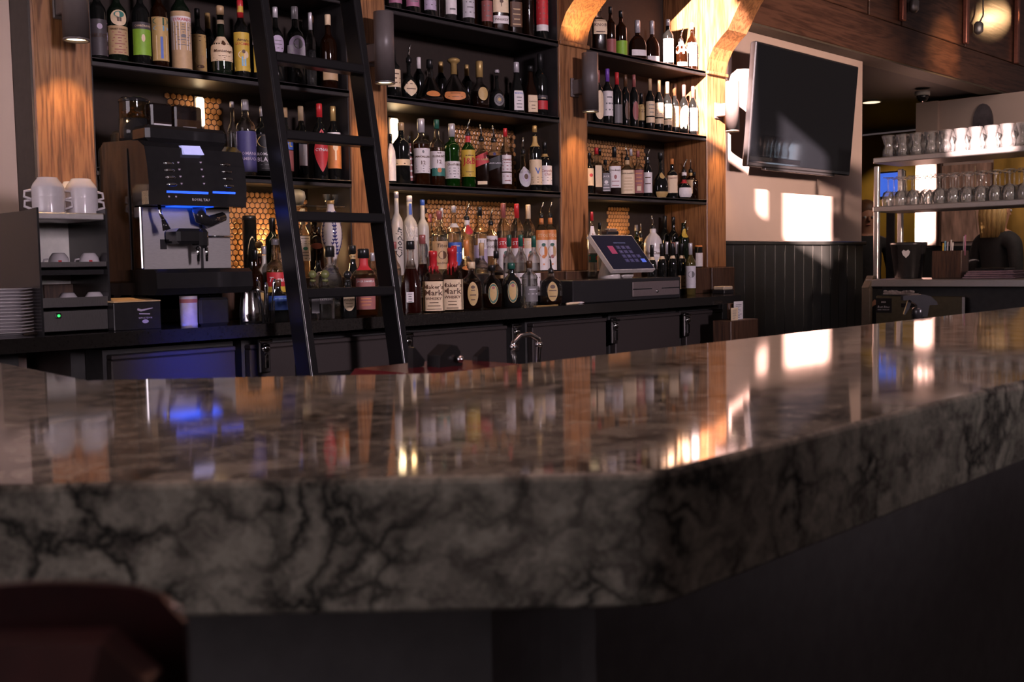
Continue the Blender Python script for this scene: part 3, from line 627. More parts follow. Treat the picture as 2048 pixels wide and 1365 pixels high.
bottle('broad bottle with silver cap between the ladder rails', 591, 14, 37, z, F1, 'std', 'k', cap='S', grp=g, labs=[(.36, .62, 60, 'L', 'o', [('o', .6, .5, 'A', 0, .5)]), (.30, .5, 75, 'S', 'r', [], 'side_label')], capz=.84)
bottle('slender bottle with white foil cap between the ladder rails', 622, 26, 20, z, F1, 'wine', 'c', 'c', cap='S', grp=g, fill=.5)
bottle('dim bottle with brown foil set back between the ladder rails', 636, 34, 22, z, F3, 'wine', 'k', cap='N', grp=g)
bottle('round-shouldered bottle with cork top near right ladder rail', 657, 30, 34, z, F1, 'std', 'n', 'd', cap='C', grp=g, labs=[(.12, .30, 60, 'T', 'r', [])])
# -- left bay, lower shelf
g = 'bottles on the lower shelf of the left bay'; z = ZS[3]
bottle('slim clear bottle half hidden by the espresso machine', 466, 204, 22, z, F3, 'tall', 'c', 'c', cap='S', grp=g)
bottle('tall clear bottle with blue-grey label and silver cap', 492, 200, 38, z, F1, 'low', 'c', 'c', cap='S', grp=g, face=.6, labs=[(.05, .58, 80, 'V', 'r', [('[]', .82, .34, 'L', 0, .98), ('ROMANA', .45, .11, 'L'), ('SAMBUCA', .32, .11, 'L')])])
bottle('black bottle with dim gold crest left of the ladder', 528, 214, 38, z, F1, 'low', 'k', cap='S', grp=g, face=.6, labs=[(.08, .60, 78, 'K', 'r', [('o', .80, .34, 'D', 0, .7), ('ROMANA', .46, .11, 'S'), ('BLACK', .31, .12, 'S'), ('#2', .12, .1, 'A')])])
bottle('orange-labelled bottle mostly hidden by the left ladder rail', 572, 216, 27, z, F1, 'std', 'k', cap='T', grp=g, face=.6, labs=[(.40, .56, 80, 'B', 'r', [('OL', .5, .5, 'Y')]), (.1, .39, 80, 'F', 'r', [], 'lower_label')])
bottle('black bottle with white cap and small white labels', 603, 213, 27, z, F1, 'wine', 'k', cap='C', grp=g, face=.6, labs=[(.49, .60, 80, 'M', 'r', [('CAMPARI', .5, .7, 'W')]), (.18, .47, 34, 'W', 'r', [], 'lower_label')], capz=.80)
bottle('black bottle with red cap and red diamond label', 640, 208, 30, z, F1, 'wine', 'k', cap='R', grp=g, face=.6, labs=[(.10, .66, 66, 'R', 'x', [('CYNAR', .52, .20, 'W', .1), ('o', .72, .14, 'E', 0, .3)])], capz=.82)
bottle('black bottle with gold cap and orange key label', 675, 214, 28, z, F1, 'wine', 'k', cap='D', grp=g, face=.6, labs=[(.16, .53, 70, 'O', 'r', [('o', .76, .26, 'C', 0, .3), ('[]', .5, .4, 'C', 0, .1)]), (.53, .645, 70, 'W', 'r', [('AVERNA', .5, .7, 'R')], 'upper_label')], capz=.80)
# -- left bay, counter and plinth
g = 'bottles on the counter behind the ladder'; zp = 1.17; z = ZC
bottle('tall square black bottle against the amber tiles', 500, 432, 28, zp, F3, 'can', 'k', cap='K', grp=g)
bottle('bottle with round wooden stopper against amber tiles', 520, 470, 32, zp-.145, 3.43, 'ball', 'n', 'd', cap='T', grp=g)
bottle('cloudy pale bottle with white screw cap', 530, 492, 31, z, 3.36, 'std', 'f', cap='S', grp=g, capz=.88)
bottle('dark wine bottle with black cap in front of tiles', 546, 436, 30, zp, 3.62, 'wine', 'd', cap='K', grp=g)
bottle('clear bottle with black neck beside the left ladder rail', 563, 436, 30, zp, 3.56, 'std', 'c', 'y', cap='K', grp=g, labs=[(.1, .42, 75, 'T', 'r', [('ZAL', .6, .4, 'N')])])
bottle('clear syrup bottle with red label over yellow band', 552, 478, 38, z, 3.30, 'tall', 'c', 'y', cap='S', grp=g, labs=[(.41, .585, 80, 'R', 'r', [('Torani', .5, .55, 'W', .35)]), (.34, .41, 80, 'Y', 'r', [], 'lower_label')])
bottle('dark syrup bottle with navy label, lowest by the rail', 556, 560, 40, z, 3.16, 'std', 'k', cap='N', grp=g, labs=[(.28, .62, 80, 'B', 'r', [('#2', .65, .3, 'Q')])], capz=.84)
bottle('dark brown bottle by the milk pitcher', 512, 500, 30, z, 3.34, 'std', 'n', 'd', cap='K', grp=g, labs=[(.1, .4, 75, 'D', 'r', [])])
bottle('clear bottle with white paper label right of the rail', 607, 418, 25, zp, 3.56, 'wine', 'c', 'c', cap='W', grp=g, labs=[(.24, .60, 75, 'W', 'r', [('#3', .8, .2, 'A'), ('o', .5, .14, 'H', 0, .3), ('#3', .22, .25, 'A')])])
bottle('amber brown bottle with black cap and pink seal', 629, 433, 36, zp, 3.60, 'std', 'n', 'a', cap='K', grp=g, labs=[(.46, .56, 40, 'F', 'o', [])])
bottle('small bottle with black cap left of the amber brown one', 614, 452, 18, zp, F3, 'std', 'n', 'd', cap='K', grp=g)
bottle('small bottle with black cap right of the amber brown one', 640, 454, 18, zp, F3, 'std', 'n', 'd', cap='K', grp=g)
bottle('dark round bottle with cream arched label, upper one', 637, 505, 27, z, 3.38, 'low', 'k', cap=None, grp=g, labs=[(.30, .70, 70, 'C', 'a', [('Don Julio', .5, .2, 'N', .25), ('o', .2, .1, 'F', 0, .25)])])
az = bottle('white ceramic bottle painted with blue sprigs', 664, 402, 41, zp-.145, 3.42, 'azul', 'w', cap='D', grp=g)
bottle('squat clear bottle with black cap before the ceramic one', 661, 492, 50, z, 3.30, 'crown', 'c', 'c', cap='K', grp=g, capz=.84)
bottle('left clear tequila bottle with round olive stopper', 626, 537, 33, z, 3.18, 'ball', 'c', 'c', cap='G', grp=g, labs=[(.12, .40, 45, 'A', 'r', [])])
bottle('right clear tequila bottle with round olive stopper', 651, 537, 36, z, 3.16, 'ball', 'c', 'c', cap='G', grp=g, face=.9, labs=[(.30, .46, 70, 'A', 'r', [('PATRON', .5, .75, 'W')])])
bottle('dark bottle with black ball stopper and cream round-bottomed label', 696, 538, 34, z, 3.15, 'ball', 'k', cap='K', grp=g, face=.8, labs=[(.14, .48, 62, 'C', 'u', [('Don Julio', .66, .2, 'N', .25), ('#2', .35, .2, 'N')])])
bottle('black bottle with gold lettering and pink neck label', 706, 491, 38, z, 3.40, 'slope', 'k', cap='K', grp=g, labs=[(.80, .87, 80, 'D', 'r', [('AGED', .5, .6, 'K')]), (.48, .57, 60, 'R', 'o', [('#1', .5, .5, 'W')], 'neck_label')])
bottle('broad amber bottle with red label near right ladder rail', 728, 498, 60, z, 3.20, 'crown', 'c', 'a', cap='K', grp=g, face=.8, fill=.62, labs=[(.10, .56, 62, 'F', 'r', [('JACK DANIELS', .90, .12, 'W'), ('FIRE', .62, .14, 'O'), ('#4', .3, .3, 'O')]), (.68, .86, 85, 'R', 'r', [], 'neck_wrap')])
bottle('small clear bottle with silver collar by right ladder rail', 746, 506, 26, z, 3.42, 'std', 'c', 'c', cap='S', grp=g)
# -- middle bay, top shelf
g = 'bottles on the top shelf of the middle bay'; z = ZS[1]
for px, w_, gq, lq, c1, ds, tx in ((788, 28, 'c', 'c', 'P', 'bottle with pink label, leftmost of the top shelf', '#2'), (823, 28, 'k', None, 'P', 'dark bottle with rosy purple label', '#3'), (858, 26, 'k', None, 'L', 'dark bottle with lavender label', '#3'),
        (886, 22, 'f', None, 'W', 'pale frosted bottle on the top shelf', '#1'), (900, 24, 'c', 'c', 'W', 'clear bottle with white label left of a lavender-grey one', '#2'), (935, 26, 'c', 'c', 'S', 'clear bottle with silver-grey label', '#3'), (954, 17, 'c', 'a', None, 'narrow unlabelled amber bottle', ''), (972, 24, 'c', 'a', 'F', 'amber bottle with brick pink label', '#3')):
    bottle(ds, px, -128+int(.16*(px-780)), w_, z, F1+(.06 if px in (886, 954) else 0), 'std', gq, lq, 'S', labs=[(.10, .36, 72, c1, 'r', [(tx, .5, .5, 'A')] if tx else [])] if c1 else [], grp=g)
bottle('square bottle with cream label showing a brown horse', 998, -92, 38, z, F1, 'sq', 'c', 'a', 'D', labs=[(.10, .20, 92, 'W', 'r', [('WHISKEY', .5, .5, 'N')], 'lower_label'), (.24, .52, 92, 'C', 'r', [('o', .5, .16, 'N', 0, .25), ('[]', .36, .2, 'N', 0, .04), ('o', .60, .14, 'N', .0, .1), ('#1', .9, .1, 'N')])], grp=g, face=.6)
bottle('amber bottle with dark brown label right of the horse bottle', 1028, -84, 33, z, F1, 'sq', 'c', 'd', 'K', labs=[(.10, .42, 88, 'N', 'r', [('#4', .4, .6, 'T')])], grp=g)
bottle('plain amber bottle beside the red-labelled one', 1055, -80, 26, z, F1+.02, 'std', 'c', 'd', 'S', labs=[(.55, .60, 80, 'D', 'r', [])], grp=g)
bottle('bottle with red and white label, rightmost of the top shelf', 1083, -74, 25, z, F1, 'std', 'k', None, 'R', labs=[(.12, .20, 80, 'W', 'r', []), (.20, .55, 80, 'R', 'r', [('#4', .5, .6, 'F'), ('[]', .86, .05, 'W', 0, .9)], 'upper_label')], grp=g)
# -- middle bay, middle shelf
g = 'decanters on the middle shelf of the middle bay'; z = ZS[2]
bottle('bottle with white label half behind the wall light', 787, 100, 27, z, F1, 'wine', 'k', cap='K', labs=[(.22, .58, 78, 'C', 'r', [('#3', .5, .5, 'N')])], grp=g)
bottle('round dark bottle with cream shield label and tall spout', 818, 82, 30, z, F1, 'globe', 'k', cap='K', pour=1, labs=[(.08, .44, 58, 'C', 'x', [('#2', .6, .3, 'N')])], grp=g)
bottle('slim bottle with white cap behind the clear decanter', 838, 115, 22, z, F3, 'wine', 'k', cap='W', grp=g)
bottle('clear cone decanter with small orange oval label', 860, 120, 52, z, F1, 'cone', 'c', 'd', cap='K', fill=.10, labs=[(.12, .26, 34, 'O', 'o', [])], grp=g)
bottle('gold-necked bottle behind the clear cone decanter', 882, 124, 24, z, F3, 'wine', 'k', cap='D', grp=g)
bottle('teardrop decanter with gold neck and orange half-moon label', 908, 117, 58, z, F1, 'drop', 'c', 'd', cap='D', fill=.20, labs=[(.10, .28, 42, 'O', 'u', [('#2', .6, .4, 'N')])], grp=g, face=.8)
bottle('dark bottle with gold collar between two decanters', 934, 130, 22, z, F3, 'wine', 'k', cap='D', grp=g)
bottle('cut-glass decanter with gold neck and oval badge', 959, 123, 40, z, F1, 'bulb', 'c', 'd', cap='D', fill=.35, labs=[(.16, .44, 30, 'D', 'o', [])], grp=g, capz=.66)
bottle('round black flask with ringed gold badge', 994, 140, 30, z, F1, 'globe', 'k', cap='S', labs=[(.12, .42, 40, 'A', 'o', [('o', .5, .7, 'M', 0, .7), ('o', .5, .3, 'D', 0, .3)])], grp=g, capz=.92)
bottle('brandy bottle with white label and silver capsule', 1033, 125, 30, z, F1, 'slope', 'k', cap='S', labs=[(.06, .44, 66, 'W', 'r', [('MARTELL', .86, .12, 'B'), ('#4', .4, .5, 'A')])], grp=g, capz=.80)
bottle('small dark bottle behind the two brandies', 1041, 156, 20, z, F3, 'std', 'k', cap='K', grp=g)
bottle('brandy bottle with cream label and black cap', 1061, 132, 30, z, F1, 'slope', 'n', 'd', cap='K', labs=[(.06, .40, 66, 'C', 'r', [('Courvoisier', .62, .14, 'N', .2), ('#2', .3, .2, 'N')])], grp=g)
bottle('tall black bottle with small red label at the shelf end', 1092, 110, 28, z, F1+.02, 'wine', 'k', cap='K', labs=[(.12, .26, 50, 'R', 'r', []), (.28, .34, 50, 'M', 'r', [('#1', .5, .5, 'C')], 'upper_label')], grp=g)
# -- middle bay, lower shelf
g = 'whiskies on the lower shelf of the middle bay'; z = ZS[3]
bottle('narrow bottle with white strip label, first of the whiskies', 782, 268, 18, z, F1-.02, 'std', 'k', cap='K', labs=[(.05, .80, 60, 'W', 'r', [('[]', .3, .3, 'T', 0, .9)])], grp=g)
bottle('dark bottle with cream banner label and pale cap', 803, 246, 34, z, F1, 'low', 'k', cap='T', labs=[(.30, .40, 85, 'C', 'r', [('#1', .5, .4, 'N')])], grp=g, capz=.87)
bottle('box-shaped bottle with dark red printed side', 820, 272, 16, z, F1+.045, 'sq', 'k', cap='K', labs=[(.1, .85, 88, 'F', 'r', [('#6', .5, .8, 'W')])], grp=g)
bottle('amber whisky with silver cap and white label reading 12', 843, 238, 32, z, F1, 'mac', 'c', 'a', cap='S', labs=[(.18, .55, 80, 'W', 'r', [('MACALLAN', .66, .10, 'N'), ('12', .42, .15, 'N'), ('#3', .18, .2, 'A'), ('o', .86, .12, 'A', 0, .1)])], grp=g, fill=.62, face=.7)
bottle('pale whisky with white label over teal corner', 874, 240, 30, z, F1, 'std', 'c', 'a', cap='E', labs=[(.26, .52, 80, 'W', 'r', [('THE', .90, .10, 'N'), ('GLENLIVET', .70, .16, 'N'), ('12', .40, .22, 'N')]), (.15, .27, 60, 'H', 'r', [('o', .7, .6, 'O', 0, .25)], 'lower_label')], grp=g, fill=.58, face=.6)
bottle('green whisky bottle with white label and silver cap', 904, 248, 30, z, F1, 'mac', 'g', 'c', cap='S', labs=[(.13, .40, 80, 'W', 'r', [('Glenfiddich', .82, .2, 'N'), ('#4', .35, .5, 'A')])], grp=g, fill=.5, face=.6)
bottle('green whisky bottle with yellow label and red letters', 936, 228, 28, z, F1, 'std', 'g', 'c', cap='R', pour=1, labs=[(.18, .62, 82, 'Y', 'r', [('J&B', .55, .45, 'R'), ('#2', .12, .12, 'N'), ('#1', .84, .1, 'N')])], grp=g, fill=.5, face=.7)
bottle('square whisky bottle with slanting red label', 963, 240, 30, z, F1, 'sq', 'c', 'd', cap='K', pour=1, labs=[(.42, .62, 92, 'R', 'd', [('RED LABEL', .5, .28, 'D')]), (.07, .13, 60, 'C', 'r', [], 'lower_label')], grp=g, face=.9)
bottle('square whisky bottle with slanting black label', 988, 242, 32, z, F1, 'sq', 'c', 'd', cap='K', pour=1, labs=[(.36, .57, 92, 'K', 'd', [('BLACK LABEL', .5, .26, 'S')]), (.60, .66, 20, 'V', 'o', [], 'badge')], grp=g, face=.9)
bottle('whisky with red cap and two stacked white labels', 1011, 257, 23, z, F1-.01, 'std', 'c', 'a', cap='R', labs=[(.29, .56, 82, 'W', 'r', [('Dewars', .74, .22, 'F'), ('#3', .35, .4, 'F')]), (.09, .27, 82, 'W', 'r', [('#2', .5, .4, 'F')], 'lower_label')], grp=g, face=.6)
bottle('round amber whisky with grey medallion and spout', 1046, 270, 30, z, F1, 'bulb', 'c', 'd', cap='K', pour=1, labs=[(.08, .56, 55, 'S', 'o', [('o', .5, .5, 'L', 0, .5), ('o', .5, .26, 'N', 0, .28)])], grp=g, fill=.4)
bottle('black whisky bottle with gold neck and cream label', 1070, 252, 26, z, F1, 'std', 'k', cap='D', labs=[(.10, .48, 80, 'C', 'r', [('V', .55, .26, 'B'), ('#3', .2, .2, 'N'), ('[]', .92, .1, 'N', 0, .8)]), (.68, .84, 85, 'D', 'r', [], 'neck_band')], grp=g, capz=.9)
bottle('black whisky bottle with white label at the shelf end', 1096, 285, 27, z, F1, 'std', 'k', cap='K', labs=[(.14, .52, 82, 'W', 'r', [('Canadian', .74, .14, 'F', .3), ('Club', .55, .14, 'F', .3), ('#2', .3, .15, 'A')]), (.70, .76, 85, 'D', 'r', [], 'neck_band')], grp=g)
# -- middle bay, plinth rows
g = 'vodkas on the plinth of the middle bay'; z = 1.17
bottle('frosted bottle with black script, leftmost of the frosted ones', 794, 384, 25, z, 3.55, 'tall', 'f', cap='S', labs=[(.05, .50, 60, 'W', 'r', [('Chopin', .5, .9, 'K', .2)]) if False else (.55, .57, 8, 'K', 'r', [])], grp=g)
bottle('frosted bottle printed with white bare branches', 820, 392, 30, z, 3.56, 'tall', 'f', cap='W', labs=[(.76, .90, 30, 'B', 'r', [])], grp=g)
bottle('frosted grey bottle with blue cap', 846, 400, 25, z, 3.60, 'tall', 'f', cap='B', labs=[(.22, .42, 22, 'K', 'o', [])], grp=g)
bottle('clear bottle with small red cap behind the frosted bottles', 861, 428, 22, z, F3, 'std', 'c', 'c', cap='F', grp=g)
bottle('clear bottle with copper cap and tan label', 879, 422, 32, z, 3.54, 'std', 'c', 'c', cap='F', labs=[(.08, .52, 80, 'T', 'r', [('Titos', .84, .14, 'N', .2), ('o', .5, .3, 'N', 0, .4), ('Handmade', .22, .12, 'N', .2)])], grp=g)
bottle('clear bottle with silver cap behind copper cap one', 884, 416, 20, z, F3, 'std', 'c', 'c', cap='S', grp=g)
bottle('clear bottle with silver collar and navy label', 908, 412, 29, z, 3.54, 'std', 'c', 'c', cap='S', labs=[(.12, .46, 70, 'B', 'r', [('#2', .7, .3, 'S')]), (.68, .74, 85, 'S', 'r', [], 'neck_band')], grp=g, capz=.90)
bottle('clear bottle with spout and round red badge', 934, 396, 28, z, 3.54, 'low', 'c', 'c', cap='W', pour=1, labs=[(.62, .78, 40, 'R', 'o', [])], grp=g)
bottle('clear bottle with black cap and white portrait label', 960, 414, 28, z, 3.54, 'std', 'c', 'c', cap='K', labs=[(.05, .42, 80, 'L', 'r', []), (.36, .52, 40, 'W', 'r', [('[]', .5, .7, 'A', 0, .5)], 'upper_label')], grp=g)
bottle('clear bottle with white label reading vodka and black spout', 982, 408, 26, z, 3.55, 'low', 'c', 'c', cap='K', pour=1, labs=[(.30, .66, 80, 'W', 'r', [('Blender', .78, .2, 'N', .3), ('VODKA', .45, .16, 'N')])], grp=g, face=.6)
for px, cp, fc, ds in ((1007, 'F', 'R', 'clear vodka bottle with maroon neck band and red-topped label'), (1034, 'R', 'R', 'clear vodka bottle with bright red neck band'), (1057, 'C', 'C', 'clear vodka bottle with cream neck band')):
    bottle(ds, px, {1007: 407, 1034: 408, 1057: 410}[px], 27, z, 3.54, 'low', 'c', 'c', cap=cp, labs=[(.35, .50, 82, fc, 'r', [('STOLI', .5, .4, 'W')], 'upper_label'), (.03, .35, 82, 'W', 'r', [('o', .6, .4, 'O' if px == 1057 else 'F', 0, .3), ('o', .78, .2, 'E', 0, .2)])], grp=g, capz=.79, face=.6)
for px, ds, sc in ((1083, 'clear vodka bottle with orange band, spout and orange fruit label', 'O'), (1107, 'clear vodka bottle with orange band, spout and peach label', 'T')):
    bottle(ds, px, 393, 23.5, z, 3.54, 'low', 'c', 'c', cap='O', pour=1, labs=[(.50, .66, 85, 'O', 'r', [('STOLI', .45, .35, 'C')], 'upper_label'), (.02, .50, 85, 'W', 'r', [('o', .62, .40, sc, 0, .55), ('o', .45, .12, 'F' if sc == 'T' else 'O', 0, .2), ('o', .84, .12, 'E', 0, .24), ('o', .2, .06, 'O', 0, .1)])], grp=g, face=.6)
# -- middle bay, counter rows
g = 'bottles on the counter of the middle bay'; z = ZC
bottle('clear bottle with small red cap beside the right ladder rail', 790, 484, 26, z, 3.34, 'std', 'c', 'c', cap='F', grp=g, capz=.90)
bottle('sloping dark red bottle with black cap and white barcode', 822, 482, 42, z, 3.16, 'slope', 'c', 'r', cap='K', fill=.62, labs=[(.16, .30, 34, 'W', 'r', [('#4', .45, .7, 'K')])], grp=g, face=1.2)
bottle('sloping dark red bottle with red cap and white barcode', 846, 470, 33, z, 3.265, 'slope', 'c', 'r', cap='F', fill=.62, labs=[(.19, .32, 36, 'W', 'r', [('#4', .45, .7, 'K')])], grp=g, face=1.2)
for px, tp, ds in ((867, 502, 'red wax topped bourbon with black spout, left of the pair'), (904, 496, 'red wax topped bourbon with cream label, right of the pair')):
    bottle(ds, px, tp, 40, z, 3.20, 'wax', 'c', 'a', cap='R', fill=.50, labs=[(.02, .50, 96, 'C', 'r', [("Maker's", .82, .20, 'N'), ('Mark', .62, .20, 'N'), ('WHISKY', .42, .10, 'N'), ('#3', .17, .22, 'N')])], grp=g, face=1.0)
bottle('bourbon behind the pair showing only its red wax neck', 909, 492, 34, z, 3.34, 'wax', 'c', 'a', cap='R', fill=.5, grp=g)
bottle('bottle with orange capsule behind the bourbons', 934, 480, 30, z, 3.38, 'std', 'c', 'd', cap='O', labs=[(.55, .62, 60, 'O', 'o', [])], grp=g, capz=.76)
bottle('squat dark whisky with gold oval label', 943, 524, 43, z, 3.22, 'crown', 'c', 'd', cap='C', fill=.58, labs=[(.08, .58, 48, 'D', 'o', [('#3', .45, .4, 'N'), ('o', .78, .14, 'N', 0, .4)])], grp=g, face=.8)
bottle('clear bottle with tall cork stopper', 964, 486, 30, z, 3.36, 'std', 'c', 'c', cap='T', grp=g, capz=.80)
bottle('squat clear whisky with green oval label', 984, 530, 41, z, 3.22, 'crown', 'c', 'd', cap='K', fill=.34, labs=[(.10, .58, 48, 'D', 'o', [('o', .5, .94, 'E', 0, .92), ('o', .78, .14, 'F', 0, .3)])], grp=g, face=.8)
bottle('dark rum bottle with black cap behind the green labels', 993, 502, 30, z, 3.36, 'std', 'c', 'd', cap='K', grp=g, labs=[(.5, .56, 40, 'T', 'r', [])])
bottle('squat black whisky with green oval label', 1023, 526, 41, z, 3.22, 'crown', 'k', cap='E', labs=[(.10, .60, 48, 'D', 'o', [('o', .5, .94, 'E', 0, .92), ('o', .78, .14, 'F', 0, .3)])], grp=g, face=.8)
for px, tp, ds in ((1019, 470, 'clear rum with dark green cap, left of three'), (1042, 470, 'clear rum with dark green cap, middle of three'), (1068, 472, 'clear rum with green cap, right of three')):
    bottle(ds, px, tp, 25, z, 3.40, 'low', 'c', 'c', cap='E', labs=[(.12, .45, 70, 'W', 'r', [('#3', .5, .6, 'N')])], grp=g, capz=.83)
bottle('small clear tequila with brown cap and dark label', 1059, 522, 32, z, 3.22, 'low', 'c', 'c', cap='N', labs=[(.1, .44, 55, 'A', 'r', [('#2', .65, .3, 'S')])], grp=g, capz=.84)
bottle('big round whisky with spout and gold oval label', 1102, 508, 46, z, 3.22, 'crown', 'c', 'd', cap='K', pour=1, fill=.24, labs=[(.10, .62, 44, 'D', 'o', [('o', .74, .2, 'N', 0, .5), ('#2', .4, .3, 'N')])], grp=g, face=.8)
# -- right bay, top shelf
g = 'bottles on the top shelf of the right bay'; z = ZS[1]
bottle('square amber bottle with white label behind the corbel', 1198, 8, 33, z, F1, 'sq', 'c', 'd', 'K', labs=[(.36, .66, 88, 'C', 'r', [('KNOB', .62, .34, 'N'), ('#1', .25, .2, 'N')])], grp=g, face=.7)
bottle('slim brown bottle with salmon label', 1221, 14, 21, z, F1, 'std', 'n', 'd', 'K', labs=[(.02, .32, 85, 'F', 'r', [])], grp=g)
bottle('brown bottle with moss green label', 1242, 22, 24, z, F1, 'std', 'n', 'd', 'K', labs=[(.02, .34, 85, 'G', 'r', [])], grp=g)
bottle('broad flask with low white label, left one', 1275, 41, 37, z, F1, 'flask', 'n', 'd', 'S', labs=[(.10, .25, 85, 'W', 'r', [])], grp=g)
bottle('broad flask with low white label, right one', 1304, 42, 30, z, F1, 'flask', 'n', 'd', 'S', labs=[(.02, .16, 85, 'W', 'r', [])], grp=g)
bottle('whiskey with large white label and grey capsule', 1336, 39, 22, z, F1, 'low', 'k', None, 'S', labs=[(.08, .58, 84, 'W', 'r', [('Turkey', .7, .1, 'N', .2), ('[]', .12, .14, 'D', 0, .5)])], grp=g)
bottle('arched cream label bottle with spout on sunlit shelf', 1362, 53, 26, z, F1, 'low', 'n', 'd', 'S', pour=1, labs=[(.45, .88, 80, 'C', 'a', []), (.08, .2, 60, 'C', 'r', [], 'lower_label')], grp=g)
bottle('bottle with white and red label at sunlit shelf end', 1384, 46, 20, z, F1, 'std', 'n', 'd', 'C', labs=[(.10, .58, 84, 'W', 'r', [('#3', .7, .4, 'R')])], grp=g)
# -- right bay, middle shelf: wine
g = 'wine bottles on the middle shelf of the right bay'; z = ZS[2]
WN = [(1196, 141, 'F', 'C', 'o', (.08, .62, 62), 'wine bottle with large round cream label'), (1215, 138, 'X', 'W', 'r', (.16, .60, 80), 'wine bottle with purple capsule and castle label'), (1234, 145, 'R', 'A', 'r', (.06, .40, 50), 'wine bottle with red capsule and dark label'),
      (1251, 150, 'N', 'N', 'o', (.15, .50, 30), 'black wine bottle with brown capsule, left of two'), (1268, 150, 'F', 'F', 'o', (.15, .50, 40), 'black wine bottle with rusty label, right of two'), (1283, 187, 'K', 'D', 'r', (.28, .70, 80), 'short bottle with amber label among the wines'),
      (1300, 158, 'T', 'C', 'r', (.28, .56, 82), 'first of three cream-labelled wines'), (1318, 161, 'T', 'C', 'r', (.28, .56, 82), 'second of three cream-labelled wines'), (1335, 164, 'T', 'C', 'r', (.28, .56, 82), 'third of three cream-labelled wines'),
      (1349, 168, 'N', 'T', 'r', (.16, .56, 80), 'slim wine bottle with orange tan label'), (1368, 170, 'F', 'C', 'a', (.12, .58, 82), 'wine bottle with red capsule and sunlit cream label'), (1386, 173, 'F', 'W', 'r', (.10, .56, 82), 'last wine bottle before the sunlit pillar')]
for px, tp, cp, lc, sh, (a, b_, hw), ds in WN:
    lb = [(a, b_, hw, lc, sh, [('#3', .5, .5, 'A')] if lc in 'WC' and px != 1196 else [])]
    if px in (1300, 1318, 1335): lb.append((.15, .255, 82, 'C', 'r', [], 'lower_label'))
    if px == 1215: lb[0][5].append(('[]', .6, .3, 'A', 0, .6))
    if px == 1283: lb[0][5].append(('1221', .6, .2, 'N'))
    bottle(ds, px, tp, 18 if px > 1240 else 21, z, F1+(.05 if px in (1283, 1349) else 0), 'wine', 'k', None, cp, labs=lb, grp=g, face=.55)
# -- right bay, lower shelf
g = 'whiskeys on the lower shelf of the right bay'; z = ZS[3]
bottle('bottle with tall cream label hidden by the pillar', 1179, 306, 16, z, F1-.02, 'std', 'k', None, 'K', labs=[(.2, .62, 84, 'C', 'r', [('o', .6, .2, 'R', 0, .3)])], grp=g)
bottle('square bottle with red cap and cream side label', 1193, 296, 27, z, F1, 'sq', 'c', 'd', 'R', labs=[(.16, .62, 60, 'C', 'r', [])], grp=g)
bottle('square bottle with black capped neck behind', 1200, 298, 20, z, F3, 'sq', 'c', 'd', 'K', grp=g)
bottle('square whiskey bottle with black printed label', 1211, 320, 20, z, F1-.01, 'sq', 'c', 'd', 'K', labs=[(.10, .62, 92, 'A', 'r', [('JACK', .8, .14, 'W'), ('o', .5, .2, 'W', 0, .4), ('#3', .2, .3, 'W')])], grp=g, face=.8)
bottle('square bottle with black cap and white label', 1229, 294, 25, z, F1, 'sq', 'c', 'd', 'K', labs=[(.16, .60, 92, 'W', 'r', [('Jim Beam', .8, .14, 'N', .1), ('o', .5, .2, 'F', 0, .25), ('#2', .2, .2, 'F')])], grp=g, face=.8, capz=.78)
bottle('square whiskey with wide cream label and spout', 1254, 286, 30, z, F1, 'sq', 'c', 'a', 'T', pour=1, labs=[(.06, .62, 92, 'C', 'r', [('JACK DANIELS', .84, .09, 'N'), ('#5', .4, .5, 'T')])], grp=g, face=.8)
bottle('clear stoppered bottle behind the cream and red labels', 1262, 298, 18, z, F3, 'std', 'c', 'c', 'S', grp=g)
bottle('square whiskey with brick red label', 1276, 302, 22, z, F1, 'sq', 'c', 'd', 'F', labs=[(.08, .58, 92, 'F', 'r', [('[]', .2, .2, 'C', 0, .4), ('#4', .6, .5, 'O')])], grp=g, face=.8)
bottle('tall bottle with white neck sleeve, spout and white label', 1295, 284, 18, z, F1, 'wine', 'k', None, 'W', pour=1, labs=[(.10, .56, 70, 'W', 'r', [('#2', .6, .3, 'N')])], grp=g, face=.9)
bottle('round black liqueur bottle with gold badge', 1321, 305, 30, z, F1, 'globe', 'k', None, 'K', labs=[(.02, .14, 60, 'D', 'r', [], 'lower_label'), (.42, .56, 30, 'D', 'o', [])], grp=g)
bottle('liqueur bottle with square orange stopper and paper label', 1344, 318, 22, z, F1, 'sq', 'k', None, 'O', labs=[(.14, .58, 90, 'C', 'r', [('DISARONNO', .85, .1, 'F'), ('[]', .36, .5, 'T', 0, .9)])], grp=g, face=.8)
bottle('round black liqueur bottle with red ribbon and spout', 1368, 314, 30, z, F1-.01, 'globe', 'k', None, 'W', pour=1, labs=[(.06, .36, 60, 'W', 'r', [('[]', .5, .8, 'K', 0, .85), ('#1', .5, .4, 'W')]), (.50, .62, 85, 'R', 'r', [], 'ribbon')], grp=g)
bottle('tan labelled bottle with spout at the shelf end', 1386, 315, 20, z, F1+.02, 'std', 'n', 'd', 'D', pour=1, labs=[(.2, .62, 84, 'T', 'r', [])], grp=g)
bottle('short dark bottle against the pillar side', 1394, 345, 16, z, F1, 'low', 'n', 'd', 'K', grp=g)
